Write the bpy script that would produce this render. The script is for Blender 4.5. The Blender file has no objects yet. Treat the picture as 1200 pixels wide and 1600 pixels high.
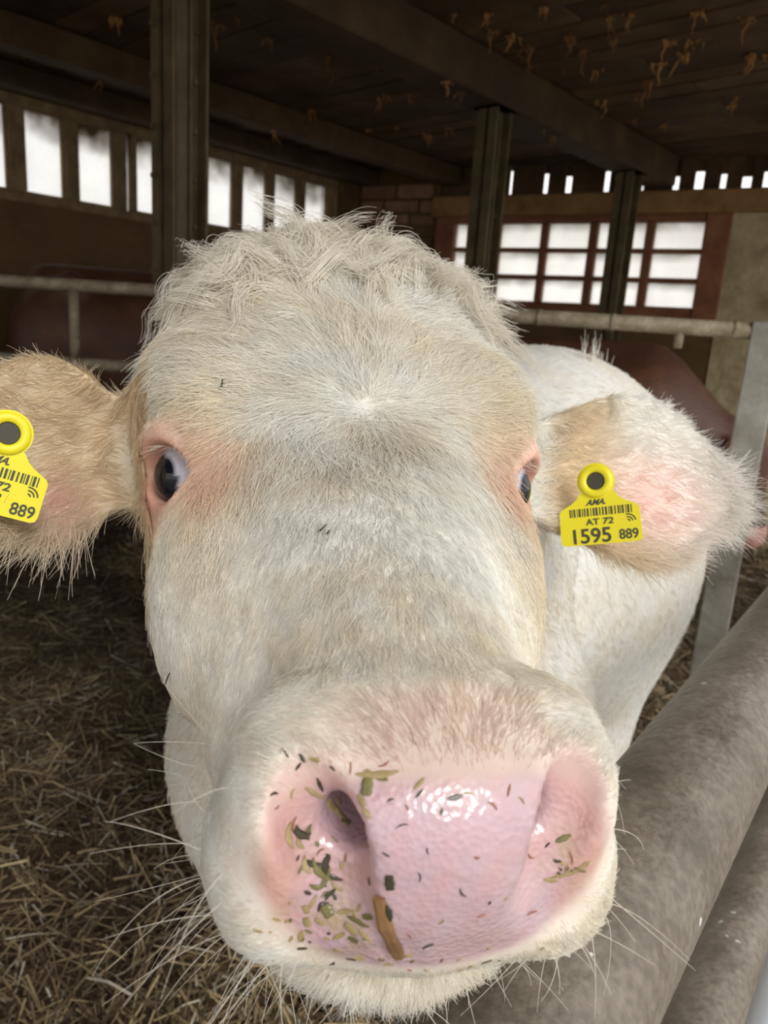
import bpy, bmesh, math, random, os
import numpy as np
from mathutils import Vector, Matrix

# ------------------------------------------------------------------ camera, world, exposure
FPX = 1155.0                     # focal length in pixels of the 1200 x 1600 frame
CAM_H = 1.30                     # camera height above the bedding
_D = np.array([-320., -4700., -1155.]); _D /= np.linalg.norm(_D)      # world "down" seen by the camera
_U = -_D
_F = np.array([0, 0, -1.]) - (np.array([0, 0, -1.]) @ _U) * _U; _F /= np.linalg.norm(_F)
CAM = np.stack([np.cross(_F, _U), _F, _U])                            # camera axes -> world axes
CAM_T = np.array([0, 0, CAM_H])
def ray(px, py): return CAM @ np.array([(px - 600) / FPX, -(py - 800) / FPX, -1.])
def at(px, py, d): return ray(px, py) * d + CAM_T                     # the point seen at a pixel, d metres deep
def cam2world(c): return np.asarray(c, float) @ CAM.T + CAM_T

scene = bpy.context.scene
col = scene.collection
cam_data = bpy.data.cameras.new('camera')
cam = bpy.data.objects.new('camera', cam_data); col.objects.link(cam)
cam_data.sensor_fit = 'VERTICAL'; cam_data.sensor_height = 36.0
cam_data.lens = 36.0 * FPX / 1600.0
cam_data.clip_start = 0.02; cam_data.clip_end = 200
m = Matrix([list(r) for r in CAM]).to_4x4(); m.translation = Vector(CAM_T)
cam.matrix_world = m
cam_data.dof.use_dof = True
cam_data.dof.focus_distance = 0.40
cam_data.dof.aperture_fstop = 13.0
scene.camera = cam

world = bpy.data.worlds.new('overcast_sky'); scene.world = world
world.use_nodes = True
_bg = world.node_tree.nodes['Background']
_bg.inputs['Color'].default_value = (1.0, .99, .965, 1)
_bg.inputs['Strength'].default_value = 1.0
vs = scene.view_settings
vs.view_transform = 'Standard'; vs.look = 'None'; vs.gamma = 1.0; vs.use_curve_mapping = False
vs.exposure = 0.62
sun_data = bpy.data.lights.new('veiled_sun_offscreen', 'SUN'); sun_data.energy = 1.1; sun_data.angle = math.radians(24); sun_data.color = (1.0, .98, .94)
sun = bpy.data.objects.new('veiled_sun_offscreen', sun_data); col.objects.link(sun)
_sd = Vector((-.42, .72, -.62)).normalized()                          # travels from behind the open side into the barn
sun.rotation_euler = _sd.to_track_quat('-Z', 'Y').to_euler()

rng = np.random.default_rng(7)
random.seed(7)

# ------------------------------------------------------------------ small helpers
def mat(name, color=(.5, .5, .5), rough=.8, metal=0.0, spec=.5):
    ma = bpy.data.materials.new(name); ma.use_nodes = True
    b = ma.node_tree.nodes['Principled BSDF']
    b.inputs['Base Color'].default_value = (*color, 1); b.inputs['Roughness'].default_value = rough
    b.inputs['Metallic'].default_value = metal; b.inputs['Specular IOR Level'].default_value = spec
    return ma
def noisy(name, stops, scale=8.0, rough=.85, detail=6, bump=0.0, stretch=(1, 1, 1), metal=0.0, bump_scale=None, per_object=0.0, coords='Object'):
    """a noise-coloured surface: stops = [(position, rgb), ...]"""
    ma = mat(name, stops[0][1], rough, metal); nt = ma.node_tree; N = nt.nodes; L = nt.links
    b = N['Principled BSDF']
    tc = N.new('ShaderNodeTexCoord'); mp = N.new('ShaderNodeMapping'); mp.inputs['Scale'].default_value = stretch
    L.new(tc.outputs[coords], mp.inputs['Vector'])
    no = N.new('ShaderNodeTexNoise'); no.inputs['Scale'].default_value = scale; no.inputs['Detail'].default_value = detail
    no.inputs['Roughness'].default_value = .65
    L.new(mp.outputs['Vector'], no.inputs['Vector'])
    cr = N.new('ShaderNodeValToRGB')
    e = cr.color_ramp.elements
    while len(e) < len(stops): e.new(.5)
    for el, (p, c) in zip(e, stops): el.position = p; el.color = (*c, 1)
    L.new(no.outputs['Fac'], cr.inputs['Fac'])
    out = cr.outputs['Color']
    if per_object:
        oi = N.new('ShaderNodeObjectInfo'); hs = N.new('ShaderNodeHueSaturation')
        mr = N.new('ShaderNodeMapRange'); mr.inputs['To Min'].default_value = 1 - per_object; mr.inputs['To Max'].default_value = 1 + per_object
        L.new(oi.outputs['Random'], mr.inputs['Value']); L.new(mr.outputs['Result'], hs.inputs['Value']); L.new(out, hs.inputs['Color'])
        out = hs.outputs['Color']
        va = N.new('ShaderNodeVectorMath'); va.operation = 'ADD'
        L.new(tc.outputs[coords], va.inputs[0]); L.new(oi.outputs['Random'], va.inputs[1]); L.new(va.outputs[0], mp.inputs['Vector'])
    L.new(out, b.inputs['Base Color'])
    if bump:
        n2 = N.new('ShaderNodeTexNoise'); n2.inputs['Scale'].default_value = bump_scale or scale * 3; n2.inputs['Detail'].default_value = 8
        L.new(mp.outputs['Vector'], n2.inputs['Vector'])
        bp = N.new('ShaderNodeBump'); bp.inputs['Strength'].default_value = bump; bp.inputs['Distance'].default_value = .02
        L.new(n2.outputs['Fac'], bp.inputs['Height']); L.new(bp.outputs['Normal'], b.inputs['Normal'])
    return ma

def mesh_obj(name, verts, faces, material=None, parent=None, smooth=False):
    me = bpy.data.meshes.new(name)
    me.from_pydata([tuple(map(float, v)) for v in verts], [], [tuple(int(i) for i in f) for f in faces])
    me.update()
    if smooth: me.polygons.foreach_set('use_smooth', [True] * len(me.polygons))
    o = bpy.data.objects.new(name, me); col.objects.link(o)
    if material: me.materials.append(material)
    if parent is not None: attach(o, parent)
    return o
def attach(o, parent):
    o.parent = parent
    o.matrix_parent_inverse = world_of(parent).inverted()
def world_of(o):
    w = o.matrix_basis.copy()
    if o.parent is not None: w = world_of(o.parent) @ o.matrix_parent_inverse @ w
    return w
def tag(o, label, cat, group=None, kind=None):
    o['label'] = label
    if cat: o['category'] = cat
    if group: o['group'] = group
    if kind: o['kind'] = kind
    return o
def empty(name, loc):
    o = bpy.data.objects.new(name, None); o.location = Vector(loc); o.empty_display_size = .1; col.objects.link(o); return o
def structure(o, label=None):
    o['kind'] = 'structure'
    if label: o['label'] = label
    return o

class MB:
    """collects boxes, tubes and prisms; build() links them as one mesh object"""
    def __init__(s): s.v = []; s.f = []
    def add(s, v, f):
        n = len(s.v); s.v += [tuple(map(float, p)) for p in v]; s.f += [tuple(i + n for i in q) for q in f]; return s
    def box(s, c, ax, ay, az, bevel=0.0):
        """centre and three half-axis vectors"""
        c, ax, ay, az = (np.asarray(q, float) for q in (c, ax, ay, az))
        if bevel <= 0:
            v = [c + i * ax + j * ay + k * az for k in (-1, 1) for j in (-1, 1) for i in (-1, 1)]
            return s.add(v, [(0, 2, 3, 1), (4, 5, 7, 6), (0, 1, 5, 4), (2, 6, 7, 3), (0, 4, 6, 2), (1, 3, 7, 5)])
        # chamfered along the az direction edges and at both ends
        lx, ly, lz = (np.linalg.norm(q) for q in (ax, ay, az))
        bx, by, bz = bevel / lx, bevel / ly, bevel / lz
        def ring(k, sx, sy):
            return [c + a * ax * sx + b * ay * sy + k * az for a, b in
                    ((1 - bx, 1), (1, 1 - by), (1, -1 + by), (1 - bx, -1), (-1 + bx, -1), (-1, -1 + by), (-1, 1 - by), (-1 + bx, 1))]
        rs = [ring(-1, 1 - bx, 1 - by), ring(-1 + bz, 1, 1), ring(1 - bz, 1, 1), ring(1, 1 - bx, 1 - by)]
        return s.loft(rs)
    def loft(s, rings, cap=True):
        n = len(rings[0]); v = [p for r in rings for p in r]; f = []
        for i in range(len(rings) - 1):
            for j in range(n):
                a, b = i * n + j, i * n + (j + 1) % n
                f.append((a, b, b + n, a + n))
        if cap: f.append(tuple(range(n))[::-1]); f.append(tuple(range((len(rings) - 1) * n, len(rings) * n)))
        return s.add(v, f)
    def tube(s, pts, r, n=12, cap=True):
        pts = [np.asarray(p, float) for p in pts]; rr = r if hasattr(r, '__len__') else [r] * len(pts); rings = []
        u = None
        for i, p in enumerate(pts):
            t = pts[min(i + 1, len(pts) - 1)] - pts[max(i - 1, 0)]; t = t / np.linalg.norm(t)
            if u is None:
                u = np.cross(t, [0, 0, 1.]);
                if np.linalg.norm(u) < .1: u = np.cross(t, [1., 0, 0])
            u = u - t * (u @ t); u /= np.linalg.norm(u); w = np.cross(t, u)
            rings.append([p + rr[i] * (math.cos(2 * math.pi * k / n) * u + math.sin(2 * math.pi * k / n) * w) for k in range(n)])
        return s.loft(rings, cap)
    def build(s, name, material, parent=None, smooth=False):
        return mesh_obj(name, s.v, s.f, material, parent, smooth)
def unit(v): v = np.asarray(v, float); return v / np.linalg.norm(v)
def az(deg): return np.array([math.sin(math.radians(deg)), math.cos(math.radians(deg)), 0.])
UP = np.array([0, 0, 1.])

# ------------------------------------------------------------------ implicit surfaces -> one continuous mesh
def smin(a, b, k):
    h = np.clip(.5 + .5 * (b - a) / k, 0, 1)
    return b + (a - b) * h - k * h * (1 - h)
class Field:
    def __init__(s, xs, ys, zs):
        s.ax = [np.asarray(q, np.float32) for q in (xs, ys, zs)]
        s.V = np.full([len(q) for q in s.ax], .5, np.float32)
    def region(s, lo, hi):
        sl = []
        for a, l, h in zip(s.ax, lo, hi):
            i = max(int(np.searchsorted(a, l)) - 1, 0); j = min(int(np.searchsorted(a, h)) + 1, len(a)); sl.append(slice(i, max(j, i + 1)))
        return tuple(sl), [a[q].reshape([-1 if i == n else 1 for i in range(3)]) for n, (a, q) in enumerate(zip(s.ax, sl))]
    def apply(s, lo, hi, fn, k, mode='add'):
        sl, (x, y, z) = s.region(lo, hi)
        d = fn(x, y, z).astype(np.float32); a = s.V[sl]
        if mode == 'add': s.V[sl] = smin(a, np.broadcast_to(d, a.shape), k)
        else: s.V[sl] = -smin(-a, np.broadcast_to(d, a.shape), k)
    def ellipsoid(s, c, r, k=.02, rot=None, mode='add', pad=None, n=2.0):
        c = np.asarray(c, float); r = np.asarray(r, float); R = np.eye(3) if rot is None else np.asarray(rot, float)   # rows of R: ellipsoid axes
        ext = np.sqrt(((R * r[:, None]) ** 2).sum(0)) + (pad if pad is not None else k * 1.5 + .004)
        if n > 2: ext = ext * 1.25
        def fn(x, y, z):
            dx, dy, dz = x - c[0], y - c[1], z - c[2]
            q = [np.abs((dx * R[i, 0] + dy * R[i, 1] + dz * R[i, 2]) / r[i]) for i in range(3)]
            if n == 2:
                k0 = np.sqrt(q[0] ** 2 + q[1] ** 2 + q[2] ** 2)
                k1 = np.sqrt((q[0] / r[0]) ** 2 + (q[1] / r[1]) ** 2 + (q[2] / r[2]) ** 2) + 1e-9
                return k0 * (k0 - 1) / k1
            return ((q[0] ** n + q[1] ** n + q[2] ** n) ** (1 / n) - 1) * r.min()
        s.apply(c - ext, c + ext, fn, k, mode)
    def capsule(s, a, b, ra, rb, k=.02, mode='add'):
        a = np.asarray(a, float); b = np.asarray(b, float); rm = max(ra, rb) + k * 1.5 + .004
        ba = b - a; L = ba @ ba
        def fn(x, y, z):
            dx, dy, dz = x - a[0], y - a[1], z - a[2]
            t = np.clip((dx * ba[0] + dy * ba[1] + dz * ba[2]) / L, 0, 1)
            return np.sqrt((dx - t * ba[0]) ** 2 + (dy - t * ba[1]) ** 2 + (dz - t * ba[2]) ** 2) - (ra + (rb - ra) * t)
        s.apply(np.minimum(a, b) - rm, np.maximum(a, b) + rm, fn, k, mode)
    def mesh(s):
        V = s.V; X, Y, Z = s.ax; S = V < 0
        nx, ny, nz = [q - 1 for q in V.shape]
        cnt = np.zeros((nx, ny, nz), np.int8)
        for i in (0, 1):
            for j in (0, 1):
                for k in (0, 1): cnt += S[i:i + nx, j:j + ny, k:k + nz]
        act = np.nonzero((cnt > 0) & (cnt < 8)); I, J, K = act
        vid = np.full((nx, ny, nz), -1, np.int32); vid[act] = np.arange(len(I))
        acc = np.zeros((len(I), 3)); num = np.zeros(len(I))
        cor = [(i, j, k) for i in (0, 1) for j in (0, 1) for k in (0, 1)]
        for a in cor:
            for n in range(3):
                if a[n]: continue
                b = list(a); b[n] = 1
                va = V[I + a[0], J + a[1], K + a[2]]; vb = V[I + b[0], J + b[1], K + b[2]]
                hit = (va < 0) != (vb < 0)
                t = np.where(hit, va / np.where(hit, va - vb, 1), 0)
                p = [I + a[0], J + a[1], K + a[2]]
                q = [I + b[0], J + b[1], K + b[2]]
                for d, A in enumerate((X, Y, Z)):
                    acc[:, d] += np.where(hit, A[p[d]] * (1 - t) + A[q[d]] * t, 0)
                num += hit
        P = acc / num[:, None]
        F = []
        for n in range(3):
            sa = [slice(1, -1)] * 3; sa[n] = slice(0, V.shape[n] - 1); sb = [slice(1, -1)] * 3; sb[n] = slice(1, V.shape[n])
            A, B = S[tuple(sa)], S[tuple(sb)]
            e = np.nonzero(A != B); flip = A[e]
            g = [q.copy() for q in e]
            for d in range(3):
                if d != n: g[d] = g[d] + 1
            o1, o2 = [(1, 2), (2, 0), (0, 1)][n]
            def cell(a, b):
                q = [t.copy() for t in g]; q[o1] -= a; q[o2] -= b; return vid[q[0], q[1], q[2]]
            quad = np.stack([cell(1, 1), cell(0, 1), cell(0, 0), cell(1, 0)], 1)
            quad[~flip] = quad[~flip][:, ::-1]
            F.append(quad)
        F = np.concatenate(F)
        F = F[(F >= 0).all(1)]
        return P, F
def graded(lo, a, b, hi, h, grow=1.12, hmax=.035):
    """grid line positions: step h inside [a, b], growing outward to lo and hi"""
    mid = np.arange(a, b + h, h); L = []; p, q = a, h
    while p > lo: q = min(q * grow, hmax); p -= q; L.append(p)
    Rr = []; p, q = mid[-1], h
    while p < hi: q = min(q * grow, hmax); p += q; Rr.append(p)
    return np.concatenate([L[::-1], mid, Rr])
def keep_largest(P, F):
    """drop loose crumbs: label connected vertices, keep the biggest piece"""
    lab = np.arange(len(P))
    for _ in range(400):
        m_ = lab[F].min(1); new = lab.copy()
        for c in range(4): np.minimum.at(new, F[:, c], m_)
        new = new[new]
        if (new == lab).all(): break
        lab = new
    u, c = np.unique(lab, return_counts=True); keep = lab == u[c.argmax()]
    idx = np.cumsum(keep) - 1
    return P[keep], idx[F[keep[F[:, 0]]]]
def fast_mesh(name, P, F, smooth=True):
    me = bpy.data.meshes.new(name)
    me.vertices.add(len(P)); me.vertices.foreach_set('co', np.asarray(P, np.float32).ravel())
    n = F.shape[1]
    me.loops.add(F.size); me.loops.foreach_set('vertex_index', F.astype(np.int32).ravel())
    me.polygons.add(len(F)); me.polygons.foreach_set('loop_start', np.arange(0, F.size, n, dtype=np.int32))
    me.update(calc_edges=True); me.validate()
    me.polygons.foreach_set('use_smooth', np.full(len(me.polygons), smooth))
    return me
def vert_normals(P, F):
    fn = np.cross(P[F[:, 2]] - P[F[:, 0]], P[F[:, 3]] - P[F[:, 1]])
    N = np.zeros_like(P)
    for c in range(4): np.add.at(N, F[:, c], fn)
    return N / (np.linalg.norm(N, axis=1, keepdims=True) + 1e-12)
def fourier_noise(P, scale, n=24, seed=0):
    """smooth random field, about -1..1"""
    r = np.random.default_rng(seed); k = r.normal(size=(n, 3)) * scale; ph = r.uniform(0, 6.283, n); out = np.zeros(len(P), np.float32)
    for i in range(n): out += np.sin(P @ k[i] + ph[i])
    return out / math.sqrt(n)
def smoothstep(a, b, x): t = np.clip((x - a) / (b - a), 0, 1); return t * t * (3 - 2 * t)
def curve_through(xs, ys, x):
    """Catmull-Rom through control points"""
    xs = np.asarray(xs, float); ys = np.asarray(ys, float); m_ = np.gradient(ys, xs)
    i = np.clip(np.searchsorted(xs, x) - 1, 0, len(xs) - 2); h = xs[i + 1] - xs[i]; t = np.clip((x - xs[i]) / h, 0, 1)
    return ((2 * t ** 3 - 3 * t ** 2 + 1) * ys[i] + (t ** 3 - 2 * t ** 2 + t) * h * m_[i] + (-2 * t ** 3 + 3 * t ** 2) * ys[i + 1] + (t ** 3 - t ** 2) * h * m_[i + 1])
# ------------------------------------------------------------------ the barn
DR = az(41.5)                                   # along the window wall
NR = np.array([-DR[1], DR[0], 0.])              # towards the window wall
A0 = np.array([-2.182, 4.693, 0.])              # a foot point on the window wall
CEIL = 2.58
S_END = 2.72                                    # corner with the end wall
CORNER = A0 + DR * S_END
DB = az(119.0)                                  # along the end wall, away from the corner
NB = np.array([DB[1], -DB[0], 0.]);  NB = NB if NB @ CORNER > 0 else -NB     # outward
def on_end_wall(px, py):
    r = ray(px, py); t = (NB @ CORNER) / (NB @ r); p = r * t + CAM_T
    return (p - CORNER) @ DB, p[2]

M_plaster_dark = noisy('dirty_brown_plaster', [(.25, (0.061, 0.033, 0.010)), (.5, (0.107, 0.061, 0.020)), (.75, (0.143, 0.087, 0.032))], 3.0, .95, bump=.4)
M_plaster = noisy('limewashed_stone', [(.25, (0.176, 0.121, 0.054)), (.5, (0.396, 0.315, 0.180)), (.75, (0.550, 0.452, 0.270))], 4.0, .95, bump=.8, bump_scale=14)
M_stone = noisy('pinkish_stone', [(.3, (0.180, 0.091, 0.050)), (.6, (0.270, 0.147, 0.087)), (.8, (0.315, 0.196, 0.118))], 6.0, .95, bump=.5, per_object=.25)
M_oldwood = noisy('dark_old_wood', [(.25, (0.040, 0.022, 0.009)), (.5, (0.085, 0.049, 0.020)), (.75, (0.149, 0.093, 0.041))], 3.0, .85, bump=.5, stretch=(1, 1, 1), per_object=.35)
M_framewood = noisy('grey_brown_window_wood', [(.25, (0.105, 0.069, 0.031)), (.5, (0.198, 0.134, 0.061)), (.8, (0.314, 0.225, 0.112))], 9.0, .85, bump=.3)
M_redwood = noisy('red_brown_window_wood', [(.25, (.13, .042, .015)), (.5, (.21, .075, .028)), (.8, (.29, .13, .06))], 7.0, .7, bump=.3)
M_lintel = noisy('weathered_beam_wood', [(.25, (0.155, 0.078, 0.025)), (.5, (0.279, 0.151, 0.053)), (.8, (0.383, 0.229, 0.093))], 5.0, .85, bump=.4)
M_post = noisy('rusty_grey_steel', [(.2, (0.052, 0.034, 0.014)), (.5, (0.108, 0.078, 0.034)), (.8, (0.178, 0.134, 0.062))], 9.0, .6, bump=.35, metal=.15)
M_rail = noisy('dusty_rail_steel', [(.2, (.11, .075, .040)), (.5, (.25, .20, .13)), (.8, (.42, .36, .27))], 18.0, .6, bump=.5, metal=.15)
M_galv = noisy('galvanised_steel', [(.2, (0.156, 0.142, 0.115)), (.55, (0.281, 0.266, 0.229)), (.85, (0.406, 0.400, 0.377))], 10.0, .45, bump=.2, metal=.35)
M_bedding = noisy('trodden_bedding', [(.25, (0.030, 0.020, 0.010)), (.5, (0.090, 0.060, 0.030)), (.8, (0.210, 0.147, 0.072))], 9.0, .95, bump=1.0, bump_scale=40)
M_concrete = noisy('feed_alley_concrete', [(.3, (.22, .20, .17)), (.7, (.34, .32, .28))], 3.0, .9, bump=.3)
M_web = noisy('dusty_cobweb', [(.3, (0.189, 0.087, 0.026)), (.7, (0.420, 0.225, 0.078))], 30.0, .95, per_object=.5)

def glass_mat(name, tint, seed):
    """dirty pane: partly clear, partly a milky film that lets daylight through"""
    ma = bpy.data.materials.new(name); ma.use_nodes = True; nt = ma.node_tree; N = nt.nodes; L = nt.links
    N.clear(); out = N.new('ShaderNodeOutputMaterial')
    tr = N.new('ShaderNodeBsdfTransparent'); tl = N.new('ShaderNodeBsdfTranslucent'); tl.inputs['Color'].default_value = (*tint, 1)
    gl = N.new('ShaderNodeBsdfGlossy'); gl.inputs['Roughness'].default_value = .1
    tc = N.new('ShaderNodeTexCoord'); oi = N.new('ShaderNodeObjectInfo'); va = N.new('ShaderNodeVectorMath')
    L.new(tc.outputs['Object'], va.inputs[0]); sc = N.new('ShaderNodeVectorMath'); sc.operation = 'SCALE'; sc.inputs['Scale'].default_value = 9
    cb = N.new('ShaderNodeCombineXYZ'); L.new(oi.outputs['Random'], cb.inputs[0]); L.new(oi.outputs['Random'], cb.inputs[1]); L.new(cb.outputs[0], sc.inputs[0]); L.new(sc.outputs[0], va.inputs[1])
    no = N.new('ShaderNodeTexNoise'); no.inputs['Scale'].default_value = 6; no.inputs['Detail'].default_value = 6; L.new(va.outputs[0], no.inputs['Vector'])
    # grime hangs from the top edge of each pane
    sp = N.new('ShaderNodeSeparateXYZ'); L.new(tc.outputs['Generated'], sp.inputs[0])
    mr = N.new('ShaderNodeMapRange'); mr.inputs['From Min'].default_value = .45; mr.inputs['From Max'].default_value = 1.1; L.new(sp.outputs['Z'], mr.inputs['Value'])
    mu = N.new('ShaderNodeMath'); mu.operation = 'MULTIPLY'; L.new(mr.outputs['Result'], mu.inputs[0]); L.new(no.outputs['Fac'], mu.inputs[1])
    rp = N.new('ShaderNodeValToRGB'); e = rp.color_ramp.elements; e[0].position = .12; e[0].color = (*tint, 1); e[1].position = seed; e[1].color = (.16, .13, .09, 1)
    L.new(mu.outputs[0], rp.inputs['Fac']); L.new(rp.outputs['Color'], tl.inputs['Color']); L.new(rp.outputs['Color'], tr.inputs['Color'])
    m1 = N.new('ShaderNodeMixShader'); r2 = N.new('ShaderNodeMapRange'); r2.inputs['To Min'].default_value = .25; r2.inputs['To Max'].default_value = .75
    L.new(no.outputs['Fac'], r2.inputs['Value']); L.new(r2.outputs['Result'], m1.inputs['Fac']); L.new(tr.outputs[0], m1.inputs[1]); L.new(tl.outputs[0], m1.inputs[2])
    m2 = N.new('ShaderNodeMixShader'); m2.inputs['Fac'].default_value = .04; L.new(m1.outputs[0], m2.inputs[1]); L.new(gl.outputs[0], m2.inputs[2]); L.new(m2.outputs[0], out.inputs['Surface'])
    return ma
M_glass = glass_mat('dirty_window_glass', (.98, .98, .98), .50)
M_glass2 = glass_mat('less_dirty_window_glass', (.98, .975, .96), .95)

def slab(mb, base, d, n, s0, s1, z0, z1, th, off=0.0, bevel=0.0):
    """box standing along direction d from s0 to s1, z0..z1, thickness th, its inner face off metres out along n"""
    c = base + d * (s0 + s1) / 2 + n * (off + th / 2) + UP * (z0 + z1) / 2
    if bevel: return mb.box(c, d * (s1 - s0) / 2, n * th / 2, UP * (z1 - z0) / 2, bevel)
    return mb.box(c, d * (s1 - s0) / 2, n * th / 2, UP * (z1 - z0) / 2)

# ground, floors
def bed_height(x, y):
    p = np.stack([np.ravel(x), np.ravel(y), 0 * np.ravel(x)], 1)
    far = smoothstep(2.2, 4.2, np.ravel(y))
    h = .055 * fourier_noise(p, 2.2, seed=3) + .03 * fourier_noise(p, 7.0, seed=4) + .012 * fourier_noise(p, 25., seed=5) + .16 * far
    return np.reshape(h, np.shape(x)) - .02
g = mesh_obj('ground', [(-30, -30, -.14), (30, -30, -.14), (30, 30, -.14), (-30, 30, -.14)], [(0, 1, 2, 3)], M_concrete); structure(g, 'grey concrete yard around and under the barn')
gx, gy = np.meshgrid(np.linspace(-5, 4.2, 185), np.linspace(-.6, 8.2, 177), indexing='ij')
sd = gx * NR[0] + gy * NR[1]                                          # distance from the barrier line
gz = bed_height(gx, gy)
idx = np.arange(gx.size).reshape(gx.shape)
q = np.stack([idx[:-1, :-1], idx[1:, :-1], idx[1:, 1:], idx[:-1, 1:]], -1).reshape(-1, 4)
inside = (sd > -.02) & (sd < A0 @ NR + .06) & ((gx - CORNER[0]) * NB[0] + (gy - CORNER[1]) * NB[1] < .06)
q = q[inside.ravel()[q].all(1)]
fl = bpy.data.objects.new('floor', fast_mesh('floor', np.stack([gx, gy, gz], -1).reshape(-1, 3), q)); col.objects.link(fl); fl.data.materials.append(M_bedding)
structure(fl, 'trodden brown bedding of the cow pen')

# window wall with a long ribbon of panes
Z_S, Z_T = 1.945, 2.412
wl = MB()
slab(wl, A0, DR, NR, -6, S_END + .2, -.1, Z_S - .055, .2)
slab(wl, A0, DR, NR, -6, S_END + .2, Z_T + .055, CEIL + .05, .2)
slab(wl, A0, DR, NR, -6, -1.42, Z_S - .055, Z_T + .055, .2)
slab(wl, A0, DR, NR, 2.45, S_END + .2, Z_S - .055, Z_T + .055, .2)
wall_left = structure(wl.build('wall_left', M_plaster_dark), 'dirty brown plaster wall under the long ribbon window')
pn = [(-1.33, -1.09), (-1.02, -.78), (-.70, -.47), (-.39, -.16), (-.07, .17), (.25, .49), (.57, .605), (.638, .80), (.88, 1.11), (1.19, 1.42), (1.49, 1.73), (1.79, 2.03), (2.10, 2.35)]
win1 = structure(empty('window_1', A0 + UP * Z_S), 'long ribbon window of dirty milky panes in grey wooden frame')
fr = MB(); slab(fr, A0, DR, NR, -1.42, 2.45, Z_S - .055, Z_S, .09, -.01, .006); slab(fr, A0, DR, NR, -1.42, 2.45, Z_T, Z_T + .055, .09, -.01, .006)
fr.build('window_frame', M_framewood, win1)
edges = [-1.42] + [v for p in pn for v in p] + [2.45]
for i in range(0, len(edges), 2):
    mu = MB(); slab(mu, A0, DR, NR, edges[i], edges[i + 1], Z_S, Z_T, .08, -.006, .005); mu.build('mullion', M_framewood, win1)
for a, b in pn:
    p = MB(); slab(p, A0, DR, NR, a, b, Z_S, Z_T, .004, .04); p.build('pane', M_glass, win1)
    if b - a > .1:
        sa = MB()                                                    # inner sash edge of each light
        for q0, q1, w0, w1 in ((a, a + .012, Z_S, Z_T), (b - .012, b, Z_S, Z_T)): slab(sa, A0, DR, NR, q0, q1, w0, w1, .03, .01)
        for w0, w1 in ((Z_S, Z_S + .012), (Z_T - .012, Z_T)): slab(sa, A0, DR, NR, a + .012, b - .012, w0, w1, .03, .01)
        sa.build('sash', M_framewood, win1)

# end wall
L_END = 5.35
s_l, _ = on_end_wall(680, 400); s_r, _ = on_end_wall(1136, 400)
gl_l, _ = on_end_wall(709, 400); gl_r, _ = on_end_wall(1095, 400)
z_top = on_end_wall(1050, 347)[1]; z_bot = on_end_wall(1045, 480)[1]
z_lin0, z_lin1 = on_end_wall(950, 336)[1], on_end_wall(950, 301)[1]
wb = MB()
slab(wb, CORNER, DB, NB, -.1, s_l, -.1, CEIL, .22, .0)
slab(wb, CORNER, DB, NB, s_l, s_r, -.1, z_bot - .10, .22, .0)
wall_back = structure(wb.build('wall_back', M_plaster_dark), 'dark brown end wall around the lattice window')
wr = MB(); slab(wr, CORNER, DB, NB, s_r, L_END, -.1, z_lin0, .24, -.01)
structure(wr.build('wall_right', M_plaster), 'pale limewashed stone wall beside the lattice window')
# stones of the pier left of the window
for i, (x0, x1, y0, y1) in enumerate([(566, 620, 290, 312), (622, 678, 288, 311), (566, 600, 314, 333), (602, 655, 313, 333), (657, 679, 313, 334), (568, 640, 335, 352), (642, 679, 336, 353), (570, 618, 368, 392), (620, 676, 369, 394), (575, 660, 398, 424)]):
    a, zt = on_end_wall(x0, y0); b, zb = on_end_wall(x1, y1)
    st = MB(); slab(st, CORNER, DB, NB, a + .008, b - .008, zb + .006, zt - .006, .05, -.03, .012)
    st.build('stone', M_stone if i < 7 else M_plaster_dark, wall_back)
# lintel and the gappy boards above it
li = MB(); slab(li, CORNER, DB, NB, s_l - .05, L_END, z_lin0, z_lin1, .26, -.05, .012)
structure(li.build('trim_1', M_lintel), 'weathered light brown timber beam above the lattice window')
slits = [795, 850, 886, 946, 1003, 1055, 1091, 1129, 1166, 1199]
sl = [on_end_wall(x, 280)[0] for x in slits]
z_hi = CEIL + .02
pos = s_l - .1
for i, (s_, w_) in enumerate(zip(sl + [sl[-1] + .22, sl[-1] + .45, L_END + .02], [.018, .036, .042, .038, .010, .040, .055, .036, .055, .055, .04, .04, .02])):
    bd = MB(); slab(bd, CORNER, DB, NB, pos, s_ - w_ / 2, z_lin1, z_hi, .014, .05 + .006 * (i % 2)); bd.build('plank', M_oldwood, wall_back)
    pos = s_ + w_ / 2
    # batten behind closes the gap above eye height of the slit
    if i < 10: bt = MB(); slab(bt, CORNER, DB, NB, s_ - w_ / 2 - .01, s_ + w_ / 2 + .01, on_end_wall(slits[i], 263 + 4 * (i % 3))[1], z_hi, .02, .09); bt.build('batten', M_oldwood, wall_back)
# lattice window
win2 = structure(empty('window_2', CORNER + DB * s_l + UP * z_bot), 'red brown wooden lattice window with fifteen bright panes')
for a, b in ((s_l, gl_l), (gl_r, s_r)):
    j = MB(); slab(j, CORNER, DB, NB, a, b, z_bot - .10, z_lin0, .10, -.04, .008); j.build('jamb', M_redwood, win2)
j = MB(); slab(j, CORNER, DB, NB, gl_l, gl_r, z_bot - .10, z_bot, .09, -.03, .008); j.build('sill', M_redwood, win2)
j = MB(); slab(j, CORNER, DB, NB, gl_l, gl_r, z_top, z_lin0, .09, -.03, .006); j.build('head_rail', M_redwood, win2)
cols = [(gl_l, on_end_wall(770, 400)[0]), (on_end_wall(779, 400)[0], on_end_wall(842, 400)[0]), (on_end_wall(853, 400)[0], on_end_wall(917, 400)[0]),
        (on_end_wall(930, 400)[0], on_end_wall(1004, 400)[0]), (on_end_wall(1018, 400)[0], gl_r)]
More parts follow.
